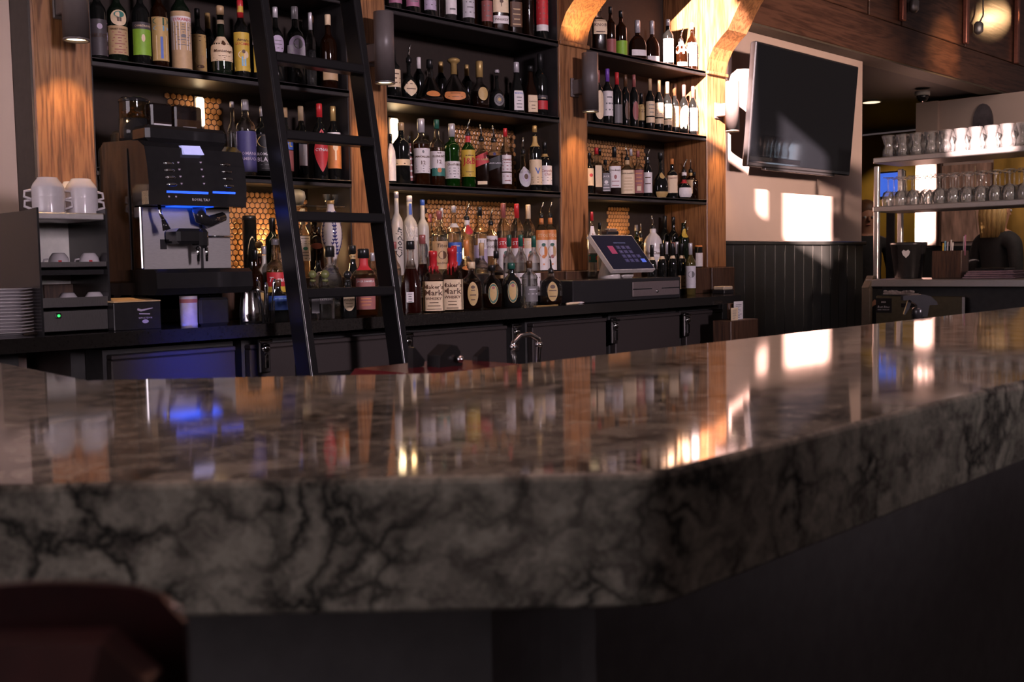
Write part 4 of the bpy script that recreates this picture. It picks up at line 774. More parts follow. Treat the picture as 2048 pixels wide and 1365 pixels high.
# -- right bay, plinth and counter
g = 'bottles around the register'; z = 1.17
bottle('tall gin bottle with white label and red stripe by the pillar', 1184, 424, 20, z-.03, 3.43, 'sq', 'c', 'c', 'R', labs=[(.36, .78, 92, 'W', 'r', [('o', .5, .5, 'F', 0, .14)]), (.22, .34, 92, 'E', 'r', [('[]', .55, .5, 'R', 0, .8)], 'lower_label')], grp=g, face=.7)
bottle('small clear bottle behind the register screen', 1200, 446, 18, z, F3, 'std', 'c', 'c', 'K', grp=g)
bottle('dark green bottle behind the register screen edge', 1273, 450, 20, z, F3, 'std', 'd', None, 'A', grp=g)
bottle('bottle with spout left of the white cream liqueur', 1282, 442, 20, z, 3.63, 'std', 'k', None, 'D', pour=1, grp=g)
rc = bottle('white glazed cream liqueur jug bottle with spout', 1306, 425, 37, z, 3.55, 'jug', 'w', None, 'W', pour=1, labs=[(.26, .44, 75, 'W', 'r', [('RumChata', .5, .62, 'N')])], grp=g, face=.9)
bottle('tall dark bottle behind the white jug bottle', 1330, 432, 20, z, 3.745, 'wine', 'k', None, 'K', grp=g)
bottle('black bottle with dark cap behind the wine row', 1347, 434, 22, z, 3.675, 'std', 'k', None, 'K', labs=[(.4, .5, 50, 'F', 'r', [])], grp=g)
bottle('dark bottle with yellow neck label and spout', 1367, 424, 24, z, 3.60, 'wine', 'd', None, 'Y', pour=1, labs=[(.66, .86, 60, 'Y', 'o', [], 'neck_label')], grp=g)
bottle('dark bottle with red tag and spout near the pillar', 1386, 450, 20, z, 3.62, 'std', 'k', None, 'F', pour=1, labs=[(.1, .5, 40, 'R', 'r', [])], grp=g)
bottle('small bottle with peach top and white label by the pillar', 1397, 491, 16, z, 3.52, 'can', 'k', None, 'O', labs=[(.05, .66, 70, 'W', 'r', [])], grp=g, capz=.72)
z = ZC
for px, tp, ds in ((1304, 490, 'first black-capped wine right of the register'), (1324, 488, 'second black-capped wine right of the register'), (1345, 487, 'third black-capped wine right of the register'), (1364, 487, 'fourth black-capped wine with tan body label')):
    bottle(ds, px, tp, 19, z, 3.40, 'wine', 'k', None, 'K', labs=[(.71, .765, 85, 'C', 'r', [], 'neck_band')]+([(.12, .38, 80, 'T', 'r', [('#3', .5, .6, 'N')])] if px == 1364 else []), grp=g)
for px, tp, ds in ((1334, 484, 'wine with grey cap behind the black-capped row'), (1354, 484, 'wine with grey cap behind the fourth bottle')):
    bottle(ds, px, tp, 17, z, 3.44, 'wine', 'k', None, 'S', grp=g)
bottle('pale green white wine with grey capsule and white label', 1381, 486, 20, z, 3.33, 'wine', 'y', 'c', 'S', labs=[(.14, .56, 78, 'S', 'r', [('o', .62, .3, 'A', 0, .5)])], grp=g, face=.8)

# painted decoration on two of the bottles
def wrap_strokes(root, strokes, Rf, H, col, name):
    mb = MB()
    for pts, r in strokes:
        pr = smooth_prof(Rf[0]); mb.tube([((rad(pr, t)*Rf[1]+.0006)*math.sin(a), -(rad(pr, t)*Rf[1]+.0006)*math.cos(a), t*H) for a, t in pts], r, 5, flat=.4)
    lpart(name, mb, col, root)
def bottle_dims(o):
    me = next(q for q in o.children if q.name.startswith('glass_body')).data; return max(abs(v.co.x) for v in me.vertices), max(v.co.z for v in me.vertices)
Rz, Hz = bottle_dims(az); st = []
for s_, a0 in ((1, -.55), (-1, -.75), (1, .9), (-1, .6), (1, 2.2), (-1, 2.0)):
    for i in range(13):
        u = i/12; a = a0+.55*s_*math.sin(u*3.0); t = .53+.36*u
        for d in (-.16, .16): st.append(([(a, t), (a+d*.6, t+.010), (a+d, t+.012)], .0034))
    st.append(([(a0+.55*s_*math.sin(k/8*3.0), .53+.36*k/8) for k in range(9)], .0018))
    for i in range(9):
        u = i/8; a = a0+.35*s_*math.sin(u*3); t = .10+.30*u
        for d in (-.17, .17): st.append(([(a, t), (a+d, t+.012)], .0032))
wrap_strokes(az, st, (TY['azul'][0], Rz/1.0), Hz/.97, mat('cobalt_paint', (.03, .03, .14), .3), 'painted_sprigs')
bel = next(o for o in C.objects if o.get('label', '').startswith('frosted bottle printed'))
Rz, Hz = bottle_dims(bel); st = []
for a0 in (-.9, -.45, 0, .45, .9, 1.3):
    st.append(([(a0*.2+.1, .34), (a0*.6+.1, .46), (a0+.1, .56), (a0*1.15+.1, .63)], .0019))
    for q in (.42, .48, .54): st.append(([(a0*.65+.1, q), (a0*.65+.3, q+.06)], .0016)); st.append(([(a0*.65+.1, q), (a0*.65-.12, q+.06)], .0016))
wrap_strokes(bel, st, (TY['tall'][0], Rz), Hz/.93, mat('white_print', (.8, .76, .72), .5), 'printed_branches')
cho = next(o for o in C.objects if o.get('label', '').startswith('frosted bottle with black script'))
Rz, Hz = bottle_dims(cho); V, F, wd = text('Chopin', .2); mb = MB(); h = .040
mb.add([((Rz+.001)*math.sin((-y*h)/Rz+.1), -(Rz+.001)*math.cos((-y*h)/Rz+.1), .135+x*h) for x, y in V], F)
lpart('script_print', mb, ink('K'), cho)
# ================================================================== everything else
def lerp(a, b, t): return a+(b-a)*t
ORD = 'first second third fourth fifth sixth seventh eighth ninth tenth eleventh twelfth thirteenth fourteenth'.split()
# ------------------------------------------------------------------ library ladder
LB = lambda z, x: (2.845 if x < 2.2 else 2.865)+(z-1.02)*.175
ld = thing('ladder', 'black wooden library ladder leaning across the left bottle bay', 'ladder', (2.2, LB(0, 2.0), 0))
lad_m = mat('black_lacquer', (.010, .0095, .010), .24, spec=.4, var=.04)
XL, XR = 2.005, 2.405
for x in (XL, XR):
    y0, y1 = LB(0, x), LB(2.75, x)
    mb = MB().box(x-.016, x+.016, 0, .085, 0, 2.75)
    mb.v = [(vx, vy+LB(vz, x), vz) for vx, vy, vz in mb.v]; mb.sm = [True]*len(mb.f)
    o = part('rail', mb, lad_m, ld); md = o.modifiers.new('rounding', 'BEVEL'); md.width = .007; md.segments = 4; md.harden_normals = True
    part('rubber_foot', MB().box(x-.02, x+.02, y0-.004, y0+.09, .0, .03, bv=.004), M['plastic'], ld)
for zr in (.30, .575, .85, 1.125, 1.375, 1.64, 1.895, 2.16, 2.42):
    y = LB(zr, XL)+.006
    part('rung', MB().box(XL+.0165, XR-.0165, y+.004, y+.07, zr-.016, zr+.016, bv=.005), lad_m, ld)

# ------------------------------------------------------------------ espresso machine
XA, XB, YM = 1.645, 1.985, 3.16
def mz(py, px=395, Y=YM): return P(px, py, Y=Y).z
em = thing('espresso_machine', 'glossy black espresso machine with blue light strip and bean hoppers', 'coffee machine', (1.81, 3.3, ZC))
zt, zl = mz(285), mz(412)
YK = YM+.34
part('rear_body', MB().prism([(YM+.10, mz(545)), (YK, ZC+.03), (YK, zt-.01), (YM+.30, zt+.015), (YM+.10, zt+.005)], XA, XB, 'X'), M['gloss'], em)
hd = part('head', MB().prism([(YM, zl), (YM+.10, zl), (YM+.12, zt), (YM+.055, zt), (YM+.016, mz(298)), (YM+.002, mz(330)), (YM-.006, mz(372))], XA-.004, XB+.004, 'X'), M['gloss'], em)
part('top_deck', MB().box(XA+.03, XB-.02, YM+.06, YK-.02, zt+.001, zt+.055, bv=.012), M['gloss'], em)
part('side_seam', MB().box(XA-.005, XA-.0005, YM+.13, YM+.136, ZC+.1, zt-.02), M['plastic'], em)
pm = P(300, 395, X=XA-.006); part('side_sticker', MB().box(XA-.0062, XA-.0045, pm.y+.012, pm.y+.052, pm.z-.02, pm.z+.022), mat('data_sticker', (.30, .24, .16), .6, var=.4, scale=300), em)
def fr(px, py):                                            # a point of the sloping front
    p = P(px, py, Y=YM); k = [(mz(412), YM), (mz(372), YM-.006), (mz(330), YM+.002), (mz(298), YM+.016), (mz(285), YM+.055)]
    for (za, ya), (zb, yb) in zip(k, k[1:]):
        if za <= p.z <= zb: return Vector((p.x, lerp(ya, yb, (p.z-za)/(zb-za)), p.z))
    return p
def quad(name, px0, py0, px1, py1, m, parent, off=.0015, th=.003):
    a, b, c, d = fr(px0, py0), fr(px1, py0+(px1-px0)*.035), fr(px1, py1+(px1-px0)*.035), fr(px0, py1); o = Vector((0, -off, 0)); i = Vector((0, th, 0))
    vs = [tuple(p+o) for p in (a, b, c, d)]+[tuple(p+i) for p in (a, b, c, d)]
    return part(name, MB().add(vs, [(3, 2, 1, 0), (0, 1, 5, 4), (1, 2, 6, 5), (2, 3, 7, 6), (3, 0, 4, 7)]), m, parent)
quad('display', 368, 290, 407, 309, mat('lcd_glow', (.4, .4, .6), .3, emit=(.42, .42, .85), es=.75), hd, .016, .012)
blue = mat('blue_led', (.05, .1, .6), .3, emit=(.01, .09, 1), es=1.6)
quad('light_strip', 332, 381.5, 415, 386, blue, hd); quad('light_strip', 424, 383, 469, 387, blue, hd)
part('under_light', MB().box(XA+.10, XB-.10, YM+.03, YM+.09, zl-.0015, zl-.0002), blue, hd)
a = light('machine_led_light', 'AREA', (1.80, YM+.06, zl-.01), .07, (.02, .10, 1), shape='RECTANGLE', size=.2, size_y=.05); aim(a, (0, -.25, -1))
for r_ in range(4):
    for px0 in (328, 442):
        py = 325+r_*14.2; p = fr(px0+10+r_*1.4, py+(2 if px0 < 400 else 5))
        part('button', MB().ball((p.x, p.y, p.z), .0175, 12, 7, sq=(1.1, .28, .34)), M['chrome'], hd)
    for px0 in (357, 402):
        p = fr(px0+r_*1.3, 325+r_*14.2); part('cup_icon', MB().lathe([(.002, -.003), (.004, .002)], (p.x, p.y-.0015, p.z), 8), ink('L'), hd)
mb = MB(); flat_text(mb, 'M. ROYAL TAB' if False else 'ROYAL TAU', .0085, .09, lambda u, v: tuple(fr(401, 400)+Vector((u, -.0016, v)))); part('lettering', mb, ink('S'), hd)
for px in (337, 351): p = fr(px, 394); part('power_light', MB().lathe([(.003, -.002), (.003, .003)], (p.x, p.y-.001, p.z), 8), ink('L'), hd)
# bean hoppers
pz = mz(310, 262, YM+.18); hp = P(262, 240, Y=YM+.20)
hz0, hz1, hz2 = P(262, 268, Y=YM+.2).z, P(262, 238, Y=YM+.2).z, P(262, 198, Y=YM+.2).z
h1 = part('round_hopper', MB().lathe([(.046, hz1-.001), (.047, hz1+.001), (.047, hz2-.012)], (hp.x+.012, YM+.20, 0), 20, cap0=False, cap1=False), glass('smoked_hopper', (.45, .33, .2), .12, (.1, .06, .02)), em)
part('hopper_lid', MB().lathe([(.049, hz2-.012), (.049, hz2-.004), (.040, hz2+.004), (.001, hz2+.006)], (hp.x+.012, YM+.20, 0), 20), M['gloss'], h1)
mb = MB()
for i in range(70):
    a_ = random.random()*6.3; rr_ = .038*math.sqrt(random.random()); mb.ball((hp.x+.012+rr_*math.cos(a_), YM+.2+rr_*math.sin(a_), hz1+.004+random.random()*.02*(1+.5*math.cos(a_+2))), .0055, 6, 4, sq=(1.3, .9, .8))
b_ = part('coffee_beans', mb, mat('coffee_beans', (.20, .09, .025), .4, var=.4), h1); b_['kind'] = 'stuff'
part('hopper_base', MB().lathe([(.050, zt), (.050, hz1-.001)], (hp.x+.012, YM+.20, 0), 20), M['gloss'], em)
q0, q1 = P(290, 250, Y=YM+.16), P(398, 258, Y=YM+.16); zb = q1.z-.015; zt2 = P(340, 212, Y=YM+.16).z
h2 = part('box_hopper', MB().box(q0.x+.002, q1.x, YM+.12, YM+.28, zt+.055, zb, bv=.008), M['gloss'], em)
xm = lerp(q0.x, q1.x, .44)
part('powder_tub', MB().box(q0.x+.006, xm-.004, YM+.125, YM+.27, zb+.001, zt2, bv=.006), glass('smoked_tub', (.30, .26, .24), .2, (.04, .03, .03)), h2)
part('powder_tub', MB().box(xm+.004, q1.x-.006, YM+.125, YM+.27, zb+.001, zt2, bv=.006), glass('smoked_tub'), h2)
part('powder', MB().box(xm+.008, q1.x-.010, YM+.129, YM+.265, zb+.004, lerp(zb, zt2, .45)), mat('milk_powder', (.55, .36, .13), .8), h2)
part('powder', MB().box(q0.x+.010, xm-.008, YM+.129, YM+.265, zb+.004, lerp(zb, zt2, .28)), mat('cocoa_powder', (.16, .09, .08), .8), h2)
part('name_strip', MB().box(q0.x+.012, xm-.012, YM+.1225, YM+.1245, zb+.006, zb+.016), ink('S'), h2); part('name_strip', MB().box(xm+.03, q1.x-.03, YM+.1225, YM+.1245, zb+.002, zb+.014), ink('A'), h2)
# steel back panel, spout, steam wand, grille, base
zp0, zp1 = mz(537), zl
sp = part('splash_panel', MB().box(XA+.006, XB-.004, YM+.094, YM+.10, zp0, zp1-.002), M['steel'], em)
part('panel_seam', MB().box(P(403, 480, Y=YM+.09).x-.004, P(403, 480, Y=YM+.09).x+.004, YM+.088, YM+.0938, zp0, zp1-.002), M['plastic'], sp)
part('panel_edge', MB().box(XA-.004, XA+.006, YM+.06, YM+.10, zp0, zp1-.002, bv=.003), M['chrome'], em)
part('panel_rail', MB().tube([(P(412, 470, Y=YM+.08).x, YM+.078, mz(471)), (XB-.004, YM+.078, mz(471))], .0028), M['chrome'], em)
cx_ = P(385, 475, Y=YM+.03).x
so = part('coffee_spout', MB().box(P(348, 470, Y=YM+.03).x, P(411, 470, Y=YM+.03).x, YM+.005, YM+.093, mz(488), mz(457), bv=.010).box(P(390, 470, Y=YM+.03).x, P(409, 470, Y=YM+.03).x, YM-.004, YM+.06, mz(497), mz(458), bv=.010), M['gloss'], em)
part('spout_arm', MB().tube([(P(400, 440, Y=YM+.05).x, YM+.06, mz(412)), (P(402, 440, Y=YM+.05).x, YM+.05, mz(435)), (P(420, 440, Y=YM+.05).x, YM+.06, mz(442)), (P(450, 430, Y=YM+.06).x, YM+.07, mz(430))], [.022, .022, .02, .016], 10), M['gloss'], em)
for px in (396, 413): part('nozzle', MB().lathe([(.004, mz(523)), (.006, mz(505)), (.006, mz(495))], (P(px, 500, Y=YM+.03).x, YM+.03, 0), 10), M['chrome'], so)
w0 = P(318, 415, Y=YM+.02); w1 = P(331, 458, Y=YM+.02)
wd = part('steam_wand', MB().tube([(w0.x, YM+.02, zl+.004), (w0.x+.004, YM+.02, w0.z-.02), (w1.x-.006, YM+.015, w1.z+.02)], .0055), M['chrome'], em)
part('wand_tip', MB().tube([(w1.x-.008, YM+.016, w1.z+.028), (w1.x, YM+.012, w1.z-.004)], [.007, .013], 10), M['gloss'], wd)
st_ = P(327, 489, Y=YM+.092); part('data_label', MB().box(st_.x-.011, st_.x+.011, YM+.0915, YM+.0936, st_.z-.016, st_.z+.016), M['plastic'], sp)
part('drip_tray', MB().prism([(YM-.045, mz(545)), (YM-.05, mz(575)), (YM-.03, mz(588)), (YM+.30, mz(588)), (YM+.30, mz(538)), (YM-.03, mz(538))], XA-.012, P(503, 560, Y=YM-.04).x, 'X'), M['gloss'], em)
for dx in (.02, .30): part('machine_foot', MB().box(XA+dx, XA+dx+.05, YM+.18, YM+.28, ZC, mz(588)-.001, bv=.004), M['plastic'], em)

# ------------------------------------------------------------------ cup warmer with cups
xa, xb, yc, yd = 1.318, 1.520, 3.21, 3.53
cw = thing('cup_warmer', 'black sided steel cup warmer left of the espresso machine', 'cup warmer', (1.42, 3.37, ZC))
cz = lambda py: P(150, py, Y=yc).z
for x0 in (xa-.006, xb): part('side_panel', MB().prism([(yc-.006, ZC), (yd, ZC), (yd, cz(421)), (yc+.10, cz(421)), (yc-.006, cz(417))], x0, x0+.006, 'X'), M['plastic'], cw)
part('back_panel', MB().box(xa, xb, yd-.06, yd-.05, ZC, cz(440)), M['panel'], cw)
part('back_seam', MB().box(xa+.095, xa+.099, yd-.064, yd-.0603, ZC+.06, cz(440)), M['plastic'], cw)
part('top_tray', MB().box(xa+.0005, xb-.0005, yc, yd, cz(440), cz(426), bv=.003), M['steel'], cw)
for pa, pb in ((538, 524), (618, 595)): part('shelf_tray', MB().box(xa+.0005, xb-.0005, yc, yd-.062, cz(pa), cz(pa)+.006).box(xa+.0005, xb-.0005, yc, yc+.004, cz(pa), cz(pb)), M['dsteel'], cw)
part('crossbar', MB().box(xa+.0005, xb-.0005, yc+.02, yd-.062, cz(550), cz(540)), M['plastic'], cw)
bs = part('base', MB().box(xa+.0005, xb-.0005, yc+.001, yd-.065, ZC+.004, cz(619)-.001, bv=.003), M['dsteel'], cw)
q = P(116, 632, Y=yc); part('power_switch', MB().box(q.x-.009, q.x+.009, yc-.005, yc+.002, q.z-.008, q.z+.008, bv=.002), M['plastic'], bs)
part('green_light', MB().ball((q.x, yc-.006, q.z), .0042, 10, 6), mat('green_led', (.05, .6, .1), .3, emit=(.03, 1, .12), es=2.2), bs)
# large two-handled white cups, upside down, two high
def big_cup(x, y, z, ang, label):
    t = thing('soup_cup', label, 'cup', (x, y, z), ang, 'white cups on the warmer')
    r = .047
    lpart('cup_body', MB().lathe([(r-.001, 0), (r, .049), (r-.0015, .053), (r-.006, .062), (r-.013, .071), (r*.64, .0765), (r*.61, .080), (r*.57, .0805), (r*.55, .075)], n=28, cap0=False).lathe([(r-.003, .0), (r, 0)], n=28, cap0=False, cap1=False), M['ceramic'], t)
    for s_ in (1, -1): lpart('handle', MB().tube([(s_*(r-.002), 0, .042), (s_*(r+.018), 0, .038), (s_*(r+.020), 0, .022), (s_*(r-.001), 0, .014)], .0042, 8), M['ceramic'], t)
zt_ = cz(426)+.0005
for (px, yy, tp, nm, ang) in ((96, 3.30, 0, 'left', 2.75), (163, 3.30, 0, 'right', -.15), (147, 3.42, 0, 'rear', .3)):
    x = P(px, 390, Y=yy).x
    big_cup(x, yy, zt_, ang, f'white cup under the {nm} upturned cup on the cup warmer')
    big_cup(x, yy, zt_+.0290, ang+.08, f'{nm} upturned white cup on top of its stack on the warmer')
def small_cup(px, py, y, z, label):
    x = P(px, py, Y=y).x; t = thing('espresso_cup', label, 'cup', (x, y, z), -.5, 'espresso cups inside the warmer')
    lpart('cup_body', MB().lathe([(.031, 0), (.0305, .012), (.027, .028), (.019, .040), (.016, .042), (.015, .040)], n=22, cap0=False), M['ceramic'], t)
    lpart('logo_square', MB().add([(math.sin(a_)*rr_, -math.cos(a_)*rr_, h_) for h_, rr_ in ((.008, .0312), (.020, .0293)) for a_ in (.05, .2, .38)], [(0, 1, 4, 3), (1, 2, 5, 4)]), ink('R'), t)
    lpart('handle', MB().tube([(-.028, -.006, .024), (-.040, -.009, .022), (-.042, -.009, .014), (-.038, -.009, .006), (-.029, -.007, .008)], .003, 8), M['ceramic'], t)
for px, py, tray, nm in ((117, 510, 538, 'left cup on the upper tray'), (178, 510, 538, 'right cup on the upper tray'), (136, 600, 618, 'left cup on the lower tray'), (189, 600, 618, 'right cup on the lower tray')):
    small_cup(px, py, 3.26, cz(tray)+.0065, 'white espresso cup with red square, '+nm)
# plates, pepper mill, black box
xp = P(18, 620, Y=3.30).x
pl0 = None
for i in range(14):
    zz = ZC+.0005+i*.0098
    if pl0 is None:
        me = MB().lathe([(.045, 0), (.046, .002), (.066, .006), (.078, .0085), (.078, .0105), (.066, .0085), (.045, .0045), (.001, .004)], n=36).mesh('plate', M['ceramic'])
    o = tag(link('plate', me, None, (xp-.012, 3.30, zz)), f'{ORD[i]} white plate from the bottom of the stack by the cup warmer', 'plate', 'stack of white plates')
pm_ = P(16, 520, Y=3.62); tk = thing('pepper_mill', 'tall turned wooden pepper mill behind the white plates', 'pepper mill', (pm_.x, 3.62, ZC))
part('mill_body', MB().lathe([(.026, ZC), (.027, ZC+.02), (.018, ZC+.06), (.022, ZC+.12), (.016, ZC+.18), (.021, ZC+.24)], (pm_.x, 3.62, 0), 18), M['oakdark'], tk)
part('mill_head', MB().lathe([(.021, ZC+.242), (.026, ZC+.26), (.020, ZC+.285), (.008, ZC+.295), (.008, ZC+.305), (.001, ZC+.31)], (pm_.x, 3.62, 0), 18), M['oakdark'], tk)
solid('appliance_box', MB().box(.72, P(27, 540, Y=3.66).x, 3.66, 3.79, ZC, P(10, 466, Y=3.66).z, bv=.012), M['plastic'], 'low black appliance box at the far left of the counter', 'box')
# sugar box, canister, knock box, pitcher
a0, a1 = P(228, 630, Y=3.17), P(322, 630, Y=3.17); zt_ = P(270, 605, Y=3.17).z
sb = thing('sugar_box', 'black card sugar box with upside-down white print', 'box', ((a0.x+a1.x)/2, 3.24, ZC))
part('carton', MB().box(a0.x, a1.x, 3.17, 3.30, ZC, zt_, bv=.002), M['plastic'], sb)
part('open_flap', MB().prism([(3.168, zt_+.001), (3.30, zt_+.002), (3.30, zt_+.012), (3.168, zt_+.004)], a0.x, a1.x, 'X'), mat('card_liner', (.62, .42, .22), .6), sb)
mb = MB(); c_ = P(291, 636, Y=3.168); flat_text(mb, 'ROCK SUGAR', .0075, .045, lambda u, v: (c_.x-u, 3.1690, c_.z-v)); 
mb.add([(c_.x+.011*math.cos(t*PI/6), 3.1688, c_.z-.011+.006*math.sin(t*PI/6)) for t in range(12)], [tuple(range(12))])
mb.add([(c_.x-.02, 3.1688, c_.z+.012), (c_.x+.016, 3.1688, c_.z+.010), (c_.x+.016, 3.1688, c_.z+.013), (c_.x-.02, 3.1688, c_.z+.015)], [(0, 1, 2, 3)])
mb.add([(c_.x-.026, 3.1688, c_.z+.025), (c_.x-.014, 3.1688, c_.z+.020), (c_.x+.026, 3.1688, c_.z+.029), (c_.x+.026, 3.1688, c_.z+.031), (c_.x-.012, 3.1688, c_.z+.027), (c_.x-.024, 3.1688, c_.z+.031)], [(0, 1, 2, 3, 4, 5)])
part('printing', mb, ink('L'), sb)
q = P(378, 640, Y=3.19); zt_ = P(378, 592, Y=3.19).z
pc = thing('paper_cup_stack', 'white sleeve of paper cups with brown band under the machine', 'cup stack', (q.x, 3.19, ZC))
part('sleeve', MB().lathe([(.026, ZC), (.0275, ZC+.01), (.0265, ZC+.011), (.0285, zt_-.004), (.0285, zt_)], (q.x, 3.19, 0), 22), mat('paper_cup', (.40, .36, .35), .5), pc)
part('band', MB().lathe([(.0288, zt_-.022), (.0290, zt_-.010)], (q.x, 3.19, 0), 22, cap0=False, cap1=False), ink('F'), pc)
q0, q1 = P(402, 640, Y=3.17), P(462, 640, Y=3.17); zt_ = P(430, 588, Y=3.17).z
kb = thing('knock_box', 'black knock box with crossbar under the machine drip tray', 'box', ((q0.x+q1.x)/2, 3.23, ZC))
part('bin', MB().box(q0.x, q1.x, 3.175, 3.29, ZC, zt_-.012, bv=.008), M['plastic'], kb); part('crossbar', MB().tube([(q0.x+.004, 3.23, zt_-.006), (q1.x-.004, 3.23, zt_-.006)], .006), M['gloss'], kb)
q = P(506, 620, Y=3.15); zt_ = P(490, 580, Y=3.15).z
mp = thing('milk_pitcher', 'steel milk pitcher beside the espresso machine', 'pitcher', (q.x, 3.15, ZC))
part('jug', MB().lathe([(.036, ZC), (.038, ZC+.01), (.037, ZC+.05), (.030, zt_-.012), (.032, zt_)], (q.x-.008, 3.15, 0), 26, cap1=False).lathe([(.029, zt_-.012), (.031, zt_)], (q.x-.008, 3.15, 0), 26, cap0=False, cap1=False), M['chrome'], mp)
part('handle', MB().tube([(q.x+.024, 3.15, zt_-.004), (q.x+.046, 3.145, zt_-.012), (q.x+.044, 3.145, ZC+.03), (q.x+.028, 3.15, ZC+.02)], .004), M['chrome'], mp)
q2 = P(531, 630, Y=3.13); ut = thing('utensil_cup', 'glass cup of shiny bar spoons by the syrup bottles', 'cup', (q2.x, 3.12, ZC))
part('tumbler', MB().lathe([(.024, ZC), (.028, ZC+.075)], (q2.x, 3.12, 0), 18, cap1=False), M['clear'], ut)
for i in range(6):
    a_ = i*1.05; part('bar_spoon', MB().tube([(q2.x+.010*math.cos(a_), 3.12+.010*math.sin(a_), ZC+.004), (q2.x+.026*math.cos(a_), 3.12+.02*math.sin(a_), ZC+.09), (q2.x+.032*math.cos(a_), 3.12+.026*math.sin(a_), ZC+.11+.012*(i % 3)), (q2.x+.036*math.cos(a_), 3.12+.03*math.sin(a_), ZC+.125+.012*(i % 3))], [.002, .002, .007, .003], 8), M['chrome'], ut)
# small glasses and a cup standing on a glass ledge behind the ladder
zl_ = P(640, 413, Y=3.60).z
gs = solid('glass_ledge', MB().box(P(584, 413, Y=3.6).x, 2.69, 3.54, 3.74, zl_-.008, zl_, bv=.002), M['clear'], 'narrow glass ledge behind a ladder rung', 'shelf')
q = P(597, 400, Y=3.6); t = thing('dome_cup', 'upturned grey cup on the glass ledge behind the ladder', 'cup', (q.x, 3.62, zl_))
part('cup_body', MB().lathe([(.028, zl_), (.034, zl_+.02), (.040, zl_+.032), (.036, zl_+.056), (.018, zl_+.066), (.001, zl_+.067)], (q.x, 3.62, 0), 20), mat('grey_glaze', (.22, .21, .20), .3), t)
for i, px in enumerate((653, 663, 671)):
    q = P(px, 400, Y=3.6); o = solid('shot_glass', MB().lathe([(.007, zl_), (.016, zl_+.05)], (q.x, 3.60+.03*(i == 1), 0), 14, cap1=False).lathe([(.0065, zl_+.006), (.0145, zl_+.05)], (q.x, 3.60+.03*(i == 1), 0), 14, cap1=False), M['clear'], ('left', 'middle', 'right')[i]+' of three small glasses on the ledge behind the ladder', 'glass', 'small glasses behind the ladder')

# ------------------------------------------------------------------ cash register
q0, q1 = P(1146, 580, Y=3.17), P(1361, 575, Y=3.17); zd = 1.131
cd = thing('cash_drawer', 'black cash drawer with steel front under the register screen', 'cash drawer', ((q0.x+q1.x)/2, 3.29, ZC))
part('housing', MB().box(q0.x, q1.x, 3.17, 3.42, ZC+.001, zd, bv=.004), M['plastic'], cd)
d0, d1 = P(1265, 580, Y=3.165), P(1358, 578, Y=3.165)
fp = part('front_plate', MB().box(d0.x, d1.x, 3.162, 3.1695, 1.043, 1.113, bv=.002), mat('drawer_steel', (.17, .135, .13), .4, .4, stretch=(12, 1, 1)), cd)
mx = (d0.x+d1.x)/2
for s_ in (-1, 1): part('slot', MB().box(mx+s_*.115-.075, mx+s_*.115+.075, 3.1606, 3.1618, 1.076, 1.081), M['plastic'], fp)
part('lock', MB().lathe([(.009, 0), (.008, .006), (.004, .008)], (0, 0, 0), 14).rot('X', PI/2).move((mx, 3.162, 1.066)), M['chrome'], fp)
ps = thing('register_screen', 'tilted touch screen register on a white stand', 'register', (4.04, 3.24, zd))
TL, TR = P(1188, 470, Y=3.33), P(1272, 469.5, Y=3.33); BL, BR = P(1217, 541, Y=3.185), P(1302, 538.5, Y=3.185)
TL, TR, BL, BR = [Vector(v) for v in (TL, TR, BL, BR)]
dx = (BR-BL+TR-TL)/2; X0 = (TL.x+BL.x)/2; wS = dx.x; O = Vector((X0, BL.y, BL.z)); ez = Vector((0, TL.y-BL.y, TL.z-BL.z)); hS = ez.length; ez.normalize(); ex = Vector((1, 0, 0)); en = ex.cross(ez)
TW = .10                                                   # the screen is swivelled a little towards the bar
ex = (Vector((1, 0, 0))*math.cos(TW)+Vector((0, -1, 0))*math.sin(TW)*0).normalized()
def sc(u, v, w_=0): return tuple(O+ex*(u*wS)+ez*(v*hS)+Vector(en)*w_)
def slab(u0, u1, v0, v1, w0, w1): return MB().add([sc(u, v, w_) for w_ in (w0, w1) for u, v in ((u0, v0), (u1, v0), (u1, v1), (u0, v1))], [(3, 2, 1, 0), (4, 5, 6, 7), (0, 1, 5, 4), (1, 2, 6, 5), (2, 3, 7, 6), (3, 0, 4, 7)])
wp = mat('white_plastic', (.55, .50, .46), .3)
part('case', slab(0, 1, 0, 1, -.022, 0), wp, ps)
glassm = mat('screen_glass', (.008, .008, .015), .06, emit=(.02, .018, .05), es=.2)
gl = part('screen', slab(.018, .982, .022, .978, .0004, .002), glassm, ps)
def em_(n_, c, e): return mat('screen_'+n_, (.02, .02, .03), .3, emit=c, es=e)
part('red_button', slab(.22, .35, .45, .67, .0022, .0026), em_('red', (.5, .03, .12), .55), gl)
part('blue_button', slab(.80, .90, .20, .30, .0022, .0026), em_('blue', (.12, .2, .9), .7), gl)
for r_ in range(4):
    for c_ in range(3 if r_ < 2 else 4):
        if r_ == 3 and c_ == 3: continue
        u, v = .46+c_*.115-.0*r_, .63-r_*.125; part('key', slab(u-.043, u+.043, v-.045, v+.045, .0022, .0025), em_('key', (.06, .05, .2), .3), gl)
        mb = MB(); flat_text(mb, str((r_*3+c_+1) % 10), .010, .02, lambda a, b, u=u, v=v: sc(u+a/wS, v+b/hS, .0028)); part('digit', mb, em_('digit', (.4, .4, .8), .5), gl)
mb = MB(); flat_text(mb, 'ENTER YOUR PASSCODE', .006, .11, lambda a, b: sc(.56+a/wS, .76+b/hS, .0026)); part('screen_text', mb, em_('digit', (.4, .4, .8), .5), gl)
part('home_mark', slab(.44, .56, .012, .026, .0004, .001), ink('A'), ps)
